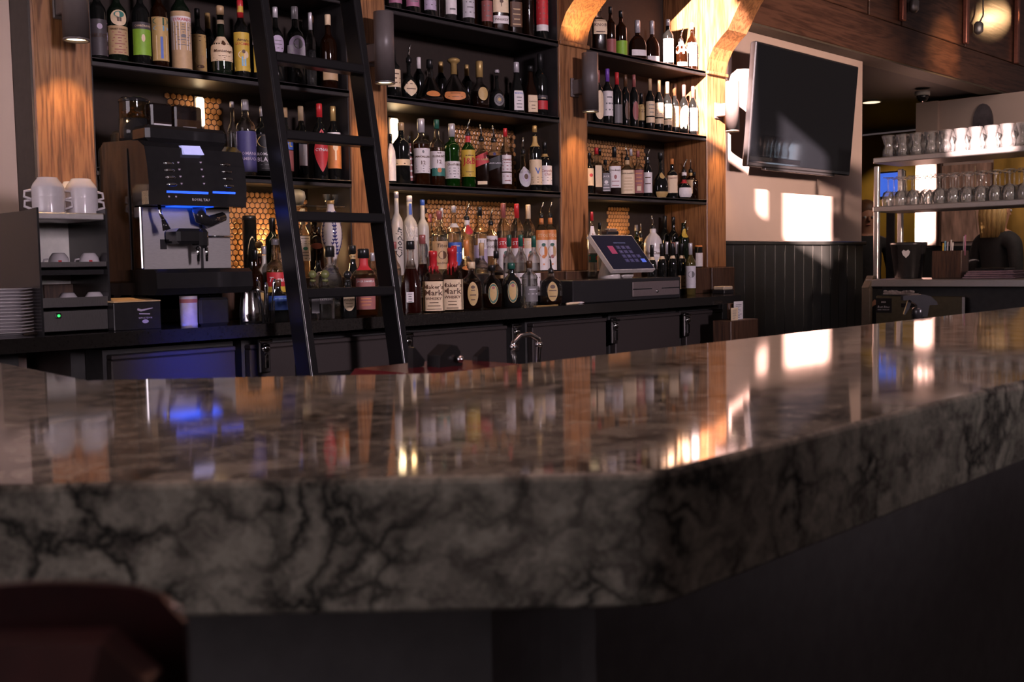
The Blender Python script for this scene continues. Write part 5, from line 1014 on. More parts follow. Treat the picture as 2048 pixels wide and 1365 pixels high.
part('stand_foot', MB().lathe([(.055, zd+.0005), (.052, zd+.02), (.040, zd+.06), (.032, zd+.10)], (sc(.28, 0)[0], 3.285, 0), 24), wp, ps)
part('stand_leg', MB().box(sc(.60, 0)[0]-.04, sc(.60, 0)[0]+.05, 3.25, 3.29, zd+.0005, zd+.06, bv=.01), wp, ps)
part('stand_neck', MB().tube([(sc(.3, 0)[0], 3.285, zd+.06), (sc(.4, 0)[0], 3.285, zd+.11)], .03, 14), wp, ps)
part('camera_pod', MB().box(sc(.40, 1)[0], sc(.68, 1)[0], TL.y-.005, TL.y+.035, TL.z+.001, TL.z+.022, bv=.005), M['plastic'], ps)
q = P(1222, 455, Y=3.36); part('card_reader', MB().box(q.x-.03, q.x+.03, 3.345, 3.375, TL.z+.022, TL.z+.034, bv=.004), M['steel'], ps)
# pens, opener, box by the counter end
for i, (px, py, px2, py2, col, ds) in enumerate(((1128, 603, 1158, 600, 'C', 'cream pen lying on the counter by the drawer'), (1140, 600, 1172, 602, 'W', 'white pen lying across the others by the drawer'), (1155, 594, 1178, 598, 'F', 'pink red corkscrew lying behind the pens'))):
    a_, b_ = P(px, py, Z=ZC+.006), P(px2, py2, Z=ZC+.006); a_.y = 3.20-.02*i if False else max(3.12, min(a_.y, 3.16)); 
    xx = P(px, py, Y=3.14).x; x2 = P(px2, py2, Y=3.14).x
    o = solid('pen' if i < 2 else 'corkscrew', MB().tube([(xx, 3.125+.018*i, ZC+.0055), (x2-.02, 3.135+.016*i, ZC+.0055), (x2, 3.137+.016*i, ZC+.0055)], [.005, .005, .002], 8), ink(col), ds, 'pen' if i < 2 else 'corkscrew')
xx = P(1090, 605, Y=3.15).x; solid('bar_opener', MB().box(xx-.07, xx+.07, 3.135, 3.155, ZC+.0003, ZC+.004, bv=.001), capm('D'), 'flat brass opener in front of the big round whisky', 'opener')
q0, q1 = P(1462, 575, Y=3.30), P(1481, 575, Y=3.30)
nb = thing('napkin_box', 'small black napkin holder with white top at the counter end', 'napkin holder', (5.12, 3.33, ZC))
part('holder', MB().box(5.07, 5.17, 3.29, 3.37, ZC, ZC+.022, bv=.003), M['plastic'], nb); part('napkins', MB().box(5.075, 5.165, 3.295, 3.365, ZC+.0225, ZC+.042, bv=.004), mat('cream_paper', (.6, .48, .34), .7), nb)
bn = thing('wooden_bin', 'brown wooden bin holding menu cards beyond the counter', 'bin', (4.9, 3.04, 0))
bx0, bx1 = P(1462, 640, Y=2.98).x, P(1517, 640, Y=2.98).x; bz = P(1490, 640, Y=2.98).z
part('bin_body', MB().box(bx0, bx1, 2.98, 3.09, 0, bz, bv=.004), M['oakdark'], bn)
part('divider', MB().box(bx0+.10, bx1-.04, 3.055, 3.07, bz, P(1488, 605, Y=3.06).z, bv=.003), M['oakdark'], bn)
for (pa, pb, tp, yy, col, ds) in ((1463, 1476, 616, 3.0, 'C', 'short cream menu card standing in the wooden bin'), (1469, 1486, 603, 3.03, 'W', 'taller pink-white menu card standing in the wooden bin')):
    a_, b_ = P(pa, 640, Y=yy), P(pb, 640, Y=yy); z1 = P((pa+pb)/2, tp, Y=yy).z
    mc = thing('menu_card', ds, 'menu', ((a_.x+b_.x)/2, yy, bz), group='menu cards in the bin')
    part('card', MB().box(a_.x, b_.x, yy, yy+.004, bz, z1), ink(col), mc)
    mb = MB()
    for k in range(9): mb.box(lerp(a_.x, b_.x, .14), lerp(a_.x, b_.x, .5+.35*random.random()), yy-.0008, yy-.0002, lerp(bz, z1, .1+.088*k), lerp(bz, z1, .125+.088*k))
    part('print', mb, ink('A'), mc)

# ------------------------------------------------------------------ coolers under the back counter
DZ = P(1000, 660, Y=3.2).z
cl = [('bar_cooler', 'stainless cooler drawer front glowing blue under the machine', 222, 470, 0), ('bar_cooler', 'stainless cooler door with latch left of the ladder', 500, 590, 0), ('bar_cooler', 'stainless cooler door between the ladder rails', 612, 778, 1),
      ('bar_cooler', 'stainless cooler door right of the ladder', 828, 1014, 0), ('bar_cooler', 'stainless cooler door behind the chrome tap', 1066, 1213, 0), ('bar_cooler', 'stainless cooler door below the register', 1232, 1360, 0), ('bar_cooler', 'narrow stainless cooler door at the counter end', 1373, 1445, 0)]
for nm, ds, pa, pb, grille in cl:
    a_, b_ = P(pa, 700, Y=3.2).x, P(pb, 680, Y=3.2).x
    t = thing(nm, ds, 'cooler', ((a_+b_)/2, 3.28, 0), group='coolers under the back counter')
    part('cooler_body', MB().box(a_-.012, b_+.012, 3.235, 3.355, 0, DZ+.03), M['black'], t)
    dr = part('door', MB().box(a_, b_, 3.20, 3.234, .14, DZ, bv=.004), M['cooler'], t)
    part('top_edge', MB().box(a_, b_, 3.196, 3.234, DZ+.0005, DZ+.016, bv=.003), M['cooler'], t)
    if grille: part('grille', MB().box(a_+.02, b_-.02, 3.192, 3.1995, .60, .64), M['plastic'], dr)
for px, py in ((527, 697), (811, 683), (1029, 664), (1227, 652), (1371, 640)):
    q = P(px, py, Y=3.19)
    t = thing('door_latch', {527: 'chrome latch left of the ladder on a cooler', 811: 'chrome latch just right of the ladder foot', 1029: 'chrome latch behind the arched chrome tap', 1227: 'chrome latch below the cash drawer', 1371: 'chrome latch nearest the counter end'}[px], 'latch', (q.x, 3.19, q.z-.1), group='chrome cooler latches')
    part('latch_plate', MB().box(q.x-.022, q.x+.022, 3.18, 3.1955, q.z-.085, q.z+.035, bv=.004), M['dsteel'], t)
    part('latch_knob', MB().lathe([(.017, 0), (.019, .006), (.012, .014), (.004, .016)], n=16).rot('X', PI/2).move((q.x, 3.18, q.z)), M['chrome'], t)
    part('latch_arm', MB().box(q.x-.026, q.x+.026, 3.168, 3.1795, q.z+.020, q.z+.030, bv=.003), M['chrome'], t)
    part('latch_lever', MB().box(q.x-.008, q.x+.008, 3.168, 3.1795, q.z-.07, q.z-.02, bv=.003), M['chrome'], t)
a = light('blue_screen_light', 'SPOT', (1.45, 1.4, 1.5), 420, (.012, .07, 1), spot_size=R(12), spot_blend=.9, shadow_soft_size=.1); aim(a, P(385, 738, Y=3.2)-a.location)  # unseen blue spot added to tint the cooler drawer

# ------------------------------------------------------------------ things behind the bar edge
zb_ = .86
cdy = thing('garnish_caddy', 'red garnish tray with black lids just behind the bar edge', 'caddy', (P(860, 740, Y=1.22).x, 1.25, zb_))
x0, x1 = P(755, 742, Y=1.24).x, P(985, 735, Y=1.24).x
part('tray', MB().box(x0, x1, 1.14, 1.34, zb_, P(800, 741, Y=1.24).z, bv=.02), mat('red_tray', (.10, .006, .010), .2), cdy)
zt_ = P(800, 741, Y=1.24).z
def lid(pts, y, th=.012): 
    q = [P(px, py, Y=y) for px, py in pts]; return MB().add([(p.x, y, p.z) for p in q]+[(p.x, y+th, p.z) for p in q], [tuple(range(len(q))), tuple(range(len(q), 2*len(q)))[::-1]]+[(i, i+len(q), (i+1) % len(q)+len(q), (i+1) % len(q)) for i in range(len(q))])
part('lid', lid([(826, 738), (826, 696), (830, 695), (850, 721), (848, 733)], 1.25), M['plastic'], cdy)
part('lid', lid([(879, 745), (881, 712), (902, 690), (914, 692), (921, 704), (920, 720), (926, 728), (918, 740)], 1.22, .03), M['plastic'], cdy)
part('lid', lid([(954, 735), (955, 714), (976, 694), (978, 696), (979, 733)], 1.25), M['plastic'], cdy)
q = P(922, 719, Y=1.21); part('lid_knob', MB().ball((q.x, 1.212, q.z), .006, 10, 6), M['chrome'], cdy)
fy = 1.62; fa = P(1027, 695, Y=fy); fb = P(1078, 690, Y=fy); ft = P(1050, 670, Y=fy)
tp = thing('tap', 'arched chrome tap standing behind the bar edge', 'tap', (fb.x, fy, zb_))
part('spout', MB().tube([(fb.x-.004, fy, zb_), (fb.x-.003, fy, fb.z-.03), (fb.x, fy, fb.z), (fb.x-.003, fy, ft.z-.012), (lerp(fa.x, fb.x, .62), fy, ft.z), (lerp(fa.x, fb.x, .25), fy, ft.z-.002), (fa.x, fy, fa.z+.008), (fa.x-.002, fy, fa.z-.006)], .0060, 10), M['chrome'], tp)
part('collar', MB().lathe([(.0085, -.004), (.0085, .005)], (fb.x, fy, fb.z), 12), M['chrome'], tp); part('collar', MB().lathe([(.0085, -.004), (.0085, .005)], (fa.x, fy, fa.z), 12), M['chrome'], tp)
part('hose', MB().tube([(fa.x-.002, fy, fa.z-.005), (fa.x+.002, fy, fa.z-.03), (fa.x+.02, fy, zb_+.04)], .0052, 8), M['dsteel'], tp)
part('base_flange', MB().lathe([(.02, zb_), (.02, zb_+.01), (.01, zb_+.016)], (fb.x-.004, fy, 0), 16), M['chrome'], tp)
sy = 1.26; q = P(1836, 610, Y=sy)
sy_ = thing('spray_bottle', 'clear spray bottle with black trigger behind the bar edge', 'spray bottle', (q.x, sy, zb_))
part('bottle_body', MB().lathe([(.034, zb_), (.036, zb_+.01), (.036, zb_+.11), (.030, zb_+.14), (.014, zb_+.172), (.013, zb_+.18)], (q.x, sy, 0), 20, cap1=False), M['clear'], sy_)
zn = P(1836, 640, Y=sy).z; ztp = P(1836, 592, Y=sy).z; sx = Vector((.62, -.78, 0)); cS = Vector((q.x, sy, 0))
part('collar', MB().lathe([(.0165, zb_+.181), (.0165, zb_+.205), (.012, zb_+.212)], (q.x, sy, 0), 16), M['plastic'], sy_)
def side(pts, wd_): 
    n2 = Vector((.78, .62, 0)); A = [cS+sx*u+Vector((0, 0, v)) for u, v in pts]; k = len(A)
    return MB().add([tuple(p-n2*wd_) for p in A]+[tuple(p+n2*wd_) for p in A], [tuple(range(k))[::-1], tuple(range(k, 2*k))]+[(i, (i+1) % k, (i+1) % k+k, i+k) for i in range(k)])
u_ = depth((q.x, sy, 1))/FPX
part('spray_head', side([((px-1840)*u_, ztp-(py-592)*u_) for px, py in ((1809, 592), (1846, 589), (1862, 593), (1874, 604), (1876, 610), (1860, 611), (1856, 634), (1838, 634), (1836, 610), (1822, 600), (1809, 601))], .013), M['plastic'], sy_)
part('trigger', side([((px-1840)*u_, ztp-(py-592)*u_) for px, py in ((1820, 601), (1827, 602), (1822, 618), (1814, 630), (1812, 628))], .006), M['plastic'], sy_)

# ------------------------------------------------------------------ television
tv = thing('television', 'large switched-off television tilted forward on the beige wall', 'television', (6.1, 3.47, 1.75))
x0, x1, zb0, zt0 = 5.455, 6.705, 1.752, 2.452
mb = MB().box(x0, x1, 3.38, 3.42, zb0, zt0, bv=.006); mb.v = [(x, y-(z-zb0)*.085, z) for x, y, z in mb.v]; part('casing', mb, M['plastic'], tv)
mb = MB().box(x0+.012, x1-.012, 3.3785, 3.3805, zb0+.022, zt0-.012); mb.v = [(x, y-(z-zb0)*.085-.0012, z) for x, y, z in mb.v]; part('panel', mb, mat('tv_glass', (.006, .007, .009), .05, spec=.6, var=.05), tv)
part('wall_mount', MB().box(5.95, 6.2, 3.425, 3.549, 1.95, 2.25, bv=.005), M['plastic'], tv)
part('stand_bar', MB().box(x0+.2, x1-.2, 3.383, 3.41, zb0-.014, zb0-.0005, bv=.003), M['plastic'], tv)

# ------------------------------------------------------------------ glass rack station
XR0 = 6.30; XRB = 6.66; ya, yb = 1.2, 3.02
def rz(px, py): return P(px, py, X=XR0).z
rk = thing('glass_rack', 'stainless two-tier glass rack over the service station', 'rack', (6.48, 2.2, 1.075))
zc1 = 1.078
for x in (XR0, XRB-.03):
    for y in (yb-.03, ya): part('post', MB().box(x, x+.03, y, y+.03, zc1, 1.765, bv=.004), M['steel'], rk)
SH = (1.487, 1.782)
for z1 in SH: part('rack_shelf', MB().box(XR0-.004, XRB, ya-.01, yb+.004, z1, z1+.034, bv=.005), M['steel'], rk)
stn = thing('service_station', 'stainless service counter at the end of the bar', 'counter', (6.5, 2.1, 0))
part('worktop', MB().box(6.24, 6.80, .9, 3.04, 1.033, 1.077, bv=.004), M['steel'], stn)
part('end_frame', MB().box(6.20, 6.235, 2.99, 3.045, 0, 1.03, bv=.004).prism([(6.20, 1.03), (6.235, 1.03), (6.30, 1.10), (6.27, 1.10)], 3.0, 3.045, 'Y'), mat('olive_edge'), stn)
part('front_panel', MB().box(6.27, 6.29, P(1927, 620, X=6.27).y, 2.985, 0, rz(1800, 592), bv=.004), mat('olive_panel', (.10, .085, .05), .4, .4), stn)
part('panel_edge', MB().box(6.262, 6.27, P(1927, 620, X=6.27).y-.01, P(1927, 620, X=6.27).y+.006, 0, rz(1925, 594)), M['steel'], stn)
part('cabinet', MB().box(6.34, 6.78, .92, 2.98, 0, 1.032), M['black'], stn)
q0, q1 = P(1752, 597, X=6.268), P(1783, 626, X=6.268)
sk = thing('sticker', 'black square sticker with white print on the station front', 'sticker', (6.269, (q0.y+q1.y)/2, q1.z))
part('sheet', MB().box(6.2665, 6.2695, q1.y, q0.y, q1.z, q0.z), M['plastic'], sk)
mb = MB(); c1 = (q0+q1)/2
for st, zz, hh in (('BEER', q0.z-.022, .010), ('Best Bites', c1.z-.008, .022), ('HAVE A NICE DAY', q1.z+.018, .009)): flat_text(mb, st, hh, .075, lambda u, v, zz=zz: (6.2658, c1.y-u, zz+v), shear=.2)
part('lettering', mb, ink('S'), sk)
q = P(1820, 611, X=6.27); solid('door_pull', MB().box(6.255, 6.269, q.y-.07, q.y+.05, q.z-.012, q.z+.012, bv=.003), M['plastic'], 'short black pull on the station front panel', 'handle')
mb = MB()
for k in range(14): mb.ball((6.262+random.random()*.004, P(1770+k*4.2, 583, X=6.26).y, rz(1800, 586)+random.random()*.012), .012, 6, 4, sq=(.7, 1.2, .8))
solid('towel', mb.box(6.25, 6.262, P(1838, 583, X=6.26).y, P(1768, 583, X=6.26).y, rz(1800, 589), rz(1800, 586)), mat('grey_cloth', (.30, .26, .26), .9, var=.3), 'crumpled grey towel tucked under the station worktop', 'towel')
# glasses
def tumbler_me():
    mb = MB().lathe([(.030, 0), (.036, .004), (.035, .04), (.027, .062), (.024, .070), (.030, .088), (.038, .118), (.040, .132)], n=14, cap1=False).lathe([(.001, .012), (.030, .014), (.029, .05), (.021, .068), (.026, .090), (.036, .13), (.040, .132)], n=14, cap0=False, cap1=False); return mb.mesh('tumbler', M['tumbler'])
def wine_me():
    mb = MB().lathe([(.034, 0), (.038, .030), (.037, .055), (.028, .082), (.006, .095), (.0045, .10), (.0045, .160), (.010, .168), (.031, .172), (.031, .175)], n=14, cap0=False).lathe([(.032, 0), (.036, .03), (.035, .055), (.026, .080), (.001, .09)], n=14, cap0=False, cap1=False); return mb.mesh('wine_glass', M['tumbler'])
tm, wm = tumbler_me(), wine_me()
for i in range(11):
    for j in range(3):
        y = 2.955-i*.087; x = 6.36+j*.098
        o = link('tumbler', tm, None, (x+random.uniform(-.004, .004), y, SH[1]+.0345)); tag(o, f'{ORD[i]} waisted glass from the left post, {("front", "middle", "back")[j]} row of the top tier', 'glass', 'glasses on the top tier of the rack')
for i in range(13):
    for j in range(4):
        y = 2.955-i*.079; x = 6.36+j*.079
        o = link('wine_glass', wm, None, (x, y, SH[0]+.0345)); tag(o, f'{ORD[i]} upside-down stemmed glass from the left post, {("front", "second", "third", "back")[j]} row of the lower tier', 'glass', 'stemmed glasses on the lower tier of the rack')
# on the service counter
q = P(1817, 520, X=6.50); bk = thing('ice_bucket', 'black ice bucket with a pale crest on the service station', 'bucket', (6.5, q.y, 1.0775))
part('bucket', MB().lathe([(.078, 1.0775), (.080, 1.085), (.105, 1.278), (.109, 1.282), (.109, 1.300), (.103, 1.300)], (6.5, q.y, 0), 28, cap1=False).lathe([(.074, 1.09), (.103, 1.300)], (6.5, q.y, 0), 28, cap1=False), M['plastic'], bk)
cr = P(1803, 507, X=6.40); vs = []
for (u, v) in ((0, -.030), (.018, -.012), (.024, .008), (.014, .02), (0, .012), (-.014, .02), (-.024, .008), (-.018, -.012)): vs.append((u, v))
nv = Vector((-.9, -.25, 0)).normalized(); tv_ = Vector((nv.y, -nv.x, 0)); ce = Vector((6.5, q.y, 1.235))+nv*.0995
part('crest', MB().add([tuple(ce+tv_*u+Vector((0, 0, v))+nv*(.004+v*.11)) for u, v in vs], [tuple(range(8))[::-1]]), ink('S'), bk)
b0, b1 = P(1863, 525, X=6.42), P(1923, 525, X=6.42); zt_ = P(1880, 502, X=6.42).z
ho = thing('straw_caddy', 'dark wooden caddy of straws and picks on the service station', 'caddy', (6.45, (b0.y+b1.y)/2, 1.0775))
part('caddy_box', MB().box(6.42, 6.53, b1.y, b0.y, 1.0775, zt_, bv=.004), M['oakdark'], ho)
for px, tpx, col in ((1884, 487, 'Y'), (1888, 482, 'Q'), (1893, 484, 'S'), (1900, 480, 'W'), (1903, 485, 'W'), (1926, 473, 'S'), (1928, 470, 'P')):
    a_ = P(px, 500, X=6.46); b_ = P(px+2, tpx, X=6.46); part('straw', MB().tube([(6.47, a_.y, zt_-.03), (6.465, b_.y, b_.z)], .0048, 7), ink(col), ho)
n0, n1 = P(1928, 545, X=6.40), P(2032, 548, X=6.40)
npk = []
for k in range(4):
    mb = MB().box(6.37+.004*k, 6.56, n1.y+.01*(k % 2), n0.y-.008*k, 1.0778+k*.012, 1.0885+k*.012, bv=.004); mb.v = [(x+.004*math.sin(y*40+k), y, z+(.0 if z < 1.0885+k*.012-.006 else .0015*math.sin(y*55+k*2))) for x, y, z in mb.v]
    solid('folded_napkin', mb, mat('lilac_cloth', (.34, .24, .29), .85, var=.2), ('lowest', 'second', 'third', 'top')[k]+' pinkish folded napkin in the station pile', 'napkin', 'folded napkins on the service station')
solid('menu_tray', MB().box(6.40, 6.56, n1.y+.06, n0.y-.06, 1.1275, 1.138, bv=.003), M['plastic'], 'flat black tray lying on the folded napkins', 'tray')

# ------------------------------------------------------------------ far room
q = P(1845, 163, Z=ZSOF-.0)
scm = thing('security_camera', 'white dome security camera under the overhead cabinet', 'camera', (8.9, 3.56, ZSOF-.09))
yy = P(1845, 175, X=8.9).y
part('camera_base', MB().lathe([(.06, ZSOF-.035), (.06, ZSOF-.0005)], (8.9, yy, 0), 20), wp, scm); part('dome', MB().ball((8.9, yy, ZSOF-.04), .05, 16, 8), M['gloss'], scm)
q = P(1743, 203, Z=2.60); dl = thing('downlight', 'round ceiling downlight glowing in the dark hallway', 'lamp', (q.x, q.y, 2.59))
part('trim_ring', MB().lathe([(.085, 2.592), (.085, 2.5995), (.065, 2.5995)], (q.x, q.y, 0), 24, cap0=False, cap1=False), M['bronze'], dl); part('lens', MB().lathe([(.001, 2.590), (.075, 2.590)], (q.x, q.y, 0), 24, cap1=False), mat('downlight_glow', (1, .9, .7), .4, emit=(1, .75, .5), es=1.6), dl)
a = light('hall_spot', 'SPOT', (10.6, P(1790, 300, X=11.4).y, 2.55), 26, (1, .75, .40), spot_size=R(74), spot_blend=.5); aim(a, (.75, 0, -1))  # assumed unseen lamp for the arch of light on the mustard wall
a = light('far_room_light', 'AREA', (8.0, 2.2, 2.5), 14, (1, .76, .66), shape='RECTANGLE', size=1.6, size_y=1.6); aim(a, (.9, .35, -.7))  # unseen area light added to brighten the far wall
p0, p1 = P(1880, 490, X=9.47), P(1984, 340, X=9.47)
pt = thing('painting', 'unframed pale painting with brown swirls on the far wall', 'painting', (9.47, (p0.y+p1.y)/2, 1.33))
part('canvas', MB().box(9.455, 9.495, p1.y, p0.y-.012, 1.335, 2.0, bv=.004), mat('swirl_paint', (.50, .30, .22), .6, var=.5, scale=4, stretch=(1, 5, 1)), pt)
part('painted_stroke', MB().tube([(9.4545, p1.y+.11, 1.40), (9.4545, p1.y+.13, 1.6), (9.4545, p1.y+.14, 1.98)], [.004, .012, .02], 6, flat=.1), ink('C'), pt)
c0 = P(1986, 430, X=9.40).y
cu = MB(); N = 26; 
for i in range(N+1):
    y = c0-i*(1.1/N); x = 9.40+.03*math.sin(i*1.1)
    cu.v += [(x, y, 1.0), (x, y, 2.03)]
    if i: k = 2*i; cu.f.append((k-2, k, k+1, k-1)); cu.m.append(0); cu.sm.append(True)
cv = solid('curtain', cu, mat('mustard_cloth', (.42, .24, .045), .8, var=.35, scale=7, stretch=(1, 1, .4)), 'mustard curtain hanging at the right of the far wall', 'curtain')
md = cv.modifiers.new('thickness', 'SOLIDIFY'); md.thickness = .006
e0 = P(1946, 270, X=9.48); e1 = P(1986, 205, X=9.48); ym = (e0.y+e1.y)/2; ry = abs(e0.y-e1.y)/2
ar = thing('wall_artwork', 'tall dark arched artwork with a lilac streak on the far wall', 'artwork', (9.48, ym, 2.04))
ztop = e1.z; pts = [(ym-ry, 2.03), (ym+ry, 2.03)]+[(ym+ry*math.cos(t*PI/10), ztop-.16+.16*math.sin(t*PI/10)) for t in range(11)]
part('panel', MB().prism(pts, 9.47, 9.498, 'X'), mat('dim_mural', (.09, .075, .085), .6, var=.5, scale=9), ar)
part('lilac_streak', MB().prism([(ym-.02, 2.05), (ym+.05, 2.05), (ym+.05, ztop-.22), (ym+.02, ztop-.18)], 9.466, 9.4697, 'X'), ink('L'), ar)
mn = P(1780, 355, X=7.6); bs_ = thing('bright_monitor', 'small monitor with a bright blue screen seen through the rack', 'monitor', (7.6, mn.y, 1.0))
x_ = 7.6; y0_, y1_ = P(1752, 355, X=x_).y, P(1806, 355, X=x_).y; z0_, z1_ = P(1780, 365, X=x_).z-.10, P(1780, 346, X=x_).z
part('monitor_case', MB().box(x_+.003, x_+.03, y1_-.01, y0_+.01, z0_-.02, z1_+.012, bv=.004), M['plastic'], bs_)
part('lit_screen', MB().box(x_, x_+.0028, y1_, y0_, z0_, z1_), mat('blue_screen', (.05, .1, .5), .3, emit=(.05, .15, .75), es=.8), bs_)
part('monitor_stand', MB().box(x_+.01, x_+.03, mn.y-.03, mn.y+.03, 1.0, z0_-.02).box(x_-.06, x_+.10, mn.y-.1, mn.y+.1, .98, 1.0), M['plastic'], bs_)
solid('side_table', MB().box(7.4, 7.9, y1_-.15, min(y0_+.12, 3.40), .94, .979, bv=.005).box(7.43, 7.49, y1_-.1, y1_-.04, 0, .94).box(7.8, 7.86, y1_-.1, y1_-.04, 0, .94).box(7.43, 7.49, y0_-.02, y0_+.04, 0, .94).box(7.8, 7.86, y0_-.02, y0_+.04, 0, .94), M['oakdark'], 'dark high table under the blue monitor', 'table')

# ------------------------------------------------------------------ two people standing in the far room
def person(loc, rz, hair, skin, label, hairlen):
    t = thing('person', label, 'person', loc, rz)
    me = bpy.data.meshes.new('body'); J = {'pelvis': (0, 0, .90, .13), 'waist': (0, 0, 1.04, .115), 'chest': (0, 0, 1.20, .135), 'collar': (0, .01, 1.34, .09), 'neck': (0, 0, 1.40, .050), 'head0': (0, -.01, 1.47, .066), 'head1': (0, -.012, 1.55, .082), 'head2': (0, 0, 1.62, .062)}
    ch = [('pelvis', 'waist'), ('waist', 'chest'), ('chest', 'collar'), ('collar', 'neck'), ('neck', 'head0'), ('head0', 'head1'), ('head1', 'head2')]
    for s_, n_ in ((1, 'r'), (-1, 'l')):
        J.update({'hip'+n_: (.09*s_, 0, .85, .095), 'knee'+n_: (.10*s_, -.01, .47, .058), 'ank'+n_: (.10*s_, .02, .08, .040), 'toe'+n_: (.11*s_, -.13, .035, .034), 'sh'+n_: (.17*s_, .01, 1.31, .062), 'el'+n_: (.22*s_, .03, 1.06, .043), 'wr'+n_: (.20*s_, -.10, .86, .029), 'pa'+n_: (.19*s_, -.13, .80, .030)})
        ch += [('pelvis', 'hip'+n_), ('hip'+n_, 'knee'+n_), ('knee'+n_, 'ank'+n_), ('ank'+n_, 'toe'+n_), ('collar', 'sh'+n_), ('sh'+n_, 'el'+n_), ('el'+n_, 'wr'+n_), ('wr'+n_, 'pa'+n_)]
        for k in range(4):
            J[f'f{k}a{n_}'] = ((.185+.012*(k-1.5))*s_, -.150-.006*k, .765, .010); J[f'f{k}b{n_}'] = ((.182+.012*(k-1.5))*s_, -.150-.006*k+.012, .725+.006*abs(k-1.4), .008); ch += [('pa'+n_, f'f{k}a{n_}'), (f'f{k}a{n_}', f'f{k}b{n_}')]
        J['th'+n_] = (.155*s_, -.155, .785, .010); ch.append(('pa'+n_, 'th'+n_))
    ks = list(J); me.from_pydata([J[k][:3] for k in ks], [(ks.index(a_), ks.index(b_)) for a_, b_ in ch], [])
    tmp = link('tmp', me); sk_ = tmp.modifiers.new('s', 'SKIN'); ss = tmp.modifiers.new('d', 'SUBSURF'); ss.levels = ss.render_levels = 2
    for i, k in enumerate(ks): me.skin_vertices[0].data[i].radius = (J[k][3], J[k][3]*(.8 if k in ('chest', 'waist', 'pelvis') else 1)); me.skin_vertices[0].data[i].use_root = (k == 'pelvis')
    bpy.context.view_layer.update(); dg = bpy.context.evaluated_depsgraph_get(); m2 = bpy.data.meshes.new_from_object(tmp.evaluated_get(dg)); bpy.data.objects.remove(tmp); m2.name = 'body'
    m2.materials.clear(); m2.materials.append(mat('black_clothes', (.012, .011, .011), .8, var=.3)); m2.materials.append(mat('skin_'+hair, skin, .5, var=.06))
    for p in m2.polygons: p.use_smooth = True; p.material_index = 1 if (p.center.z > 1.385 or (p.center.z < .86 and p.center.y < -.085 and p.center.z > .6)) else 0
    b_ = link('body', m2, t)
    hm = mat('hair_'+hair, PAL[hair], .5, var=.3, scale=60, stretch=(3, 3, .3))
    mb = MB().ball((0, .022, 1.585), .098, 18, 10, sq=(.95, 1.0, 1.0)); mb.v = [(x, max(y, -.075+.6*max(0, 1.60-z)), z) for x, y, z in mb.v]
    for k in range(9):
        a_ = PI*(.06+.11*k); mb.tube([(.085*math.cos(a_), .03+.07*math.sin(a_), 1.60), (.092*math.cos(a_), .035+.075*math.sin(a_), 1.50), (.088*math.cos(a_), .03+.08*math.sin(a_), 1.5-hairlen)], [.026, .030, .014], 7)
    lpart('hair', mb, hm, t)
    for s_ in (1, -1):
        lpart('eye', MB().ball((.030*s_, -.082, 1.535), .011, 8, 6), mat('eye_white', (.5, .48, .46), .2), t)
        lpart('ear', MB().ball((.082*s_, .0, 1.53), .02, 8, 6, sq=(.4, .8, 1.3)), mat('skin_'+hair), t)
    lpart('nose', MB().tube([(0, -.082, 1.54), (0, -.104, 1.507), (0, -.085, 1.497)], [.008, .013, .008], 8), mat('skin_'+hair), t)
    lpart('mouth', MB().ball((0, -.078, 1.472), .02, 10, 6, sq=(1.1, .35, .3)), mat('lips', (.30, .09, .07), .4), t)
    return t
q = P(1733, 470, X=8.3); person((8.3, q.y, 0), -.9, 'N', (.42, .20, .12), 'dark-haired person in black half hidden by the wall end', .10)
q = P(1996, 470, X=8.1); person((8.1, q.y, 0), 1.1, 'D', (.52, .27, .16), 'fair-haired person in black behind the service station', .16)

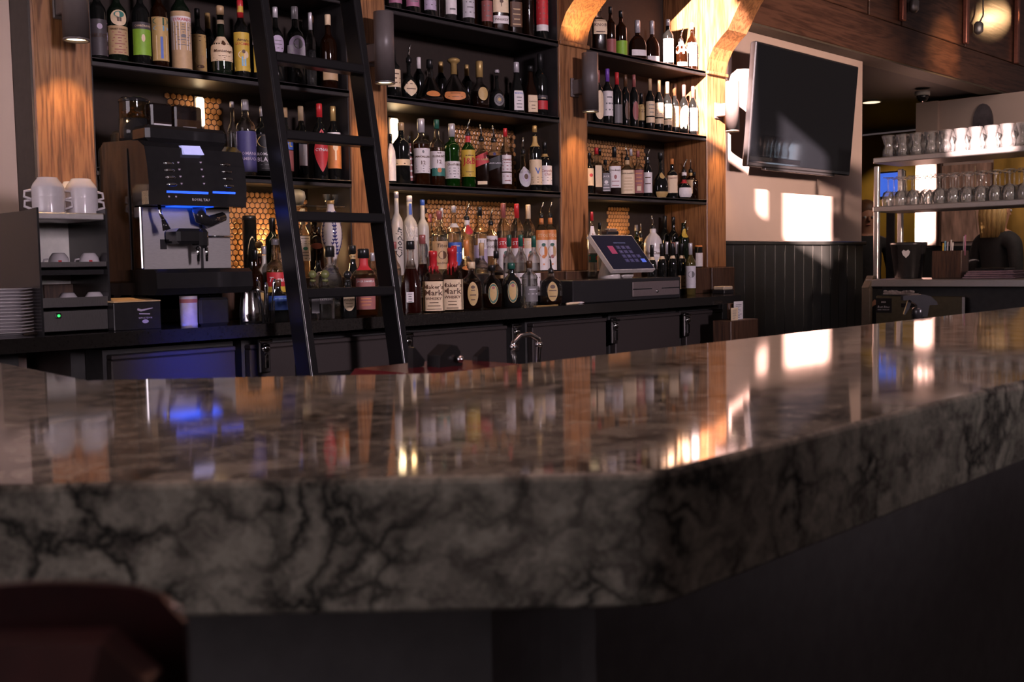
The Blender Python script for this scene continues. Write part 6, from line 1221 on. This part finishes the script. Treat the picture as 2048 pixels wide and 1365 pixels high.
# ------------------------------------------------------------------ leather chair back close to the camera
sd = .40
def near(px, py, d=sd):
    v = FW+RT*((px-1024)/FPX)+UP*((682.5-py)/FPX); return CAM+v*d
a_, b_ = near(-190, 1205, .40), near(372, 1160, .40)
u = Vector((b_.x-a_.x, b_.y-a_.y, 0)); L_ = u.length; u.normalize(); nrm = Vector((u.y, -u.x, 0)); zt_ = (a_.z+b_.z)/2
bs2 = thing('bar_stool', 'oxblood leather bar stool with studded back at the bar', 'stool', (a_.x+u.x*L_/2+nrm.x*.14, a_.y+u.y*L_/2+nrm.y*.14, 0))
def W3(s_, d_, z_): p = a_+u*s_+nrm*d_; return (p.x, p.y, z_)
def wbox(mb, s0, s1, d0, d1, z0, z1, bv=.008):
    q_ = MB().box(s0, s1, d0, d1, z0, z1, bv=bv); return mb.add([W3(*v) for v in q_.v], q_.f)
n_ = 12; mb = MB(); prof = []
for i in range(n_+1):
    s_ = L_*i/n_; k = abs(i/n_*2-1); prof.append((s_, zt_+.004*math.sin(i/n_*PI)-.012*(k**8)))
poly_ = [(0, zt_-.34)]+[(s_, z_) for s_, z_ in prof]+[(L_, zt_-.34)]
k = len(poly_); mb.add([W3(s_, 0, z_) for s_, z_ in poly_]+[W3(s_, .004, z_) for s_, z_ in poly_], [tuple(range(k)), tuple(range(k, 2*k))[::-1]]+[(i, i+k, (i+1) % k+k, (i+1) % k) for i in range(k)])
bk_ = part('back_panel', mb, M['leather'], bs2)
mb = MB()
pad = part('back_pad', wbox(MB(), .004, L_-.004, .0042, .05, zt_-.33, zt_-.008, .015), M['leather'], bs2)
for i in range(1, n_):
    if i % 2 == 0: continue
    s_, z_ = prof[i]; p = W3(s_, -.001, z_-.006); part('stud', MB().ball(p, .0045, 8, 5), M['chrome'], bk_)
for z_ in (-.010, -.034, -.06, -.09): part('stud', MB().ball(W3(L_-.006, -.001, zt_+z_), .0045, 8, 5), M['chrome'], bk_)
part('seat', wbox(MB(), -.0, L_, .05, .30, .70, .765, .02), M['leather'], bs2)
for s_, d_ in ((.012, .02), (L_-.04, .02), (.012, .26), (L_-.04, .26)): part('leg', wbox(MB(), s_, s_+.028, d_, d_+.028, 0, .699, .004), M['oakdark'], bs2)
for s_ in (.02, L_-.035): part('back_post', wbox(MB(), s_, s_+.015, .052, .066, .765, zt_-.05, .003), M['oakdark'], bs2)
part('foot_ring', wbox(MB(), .04, L_-.04, .262, .275, .25, .27, .003), M['chrome'], bs2)
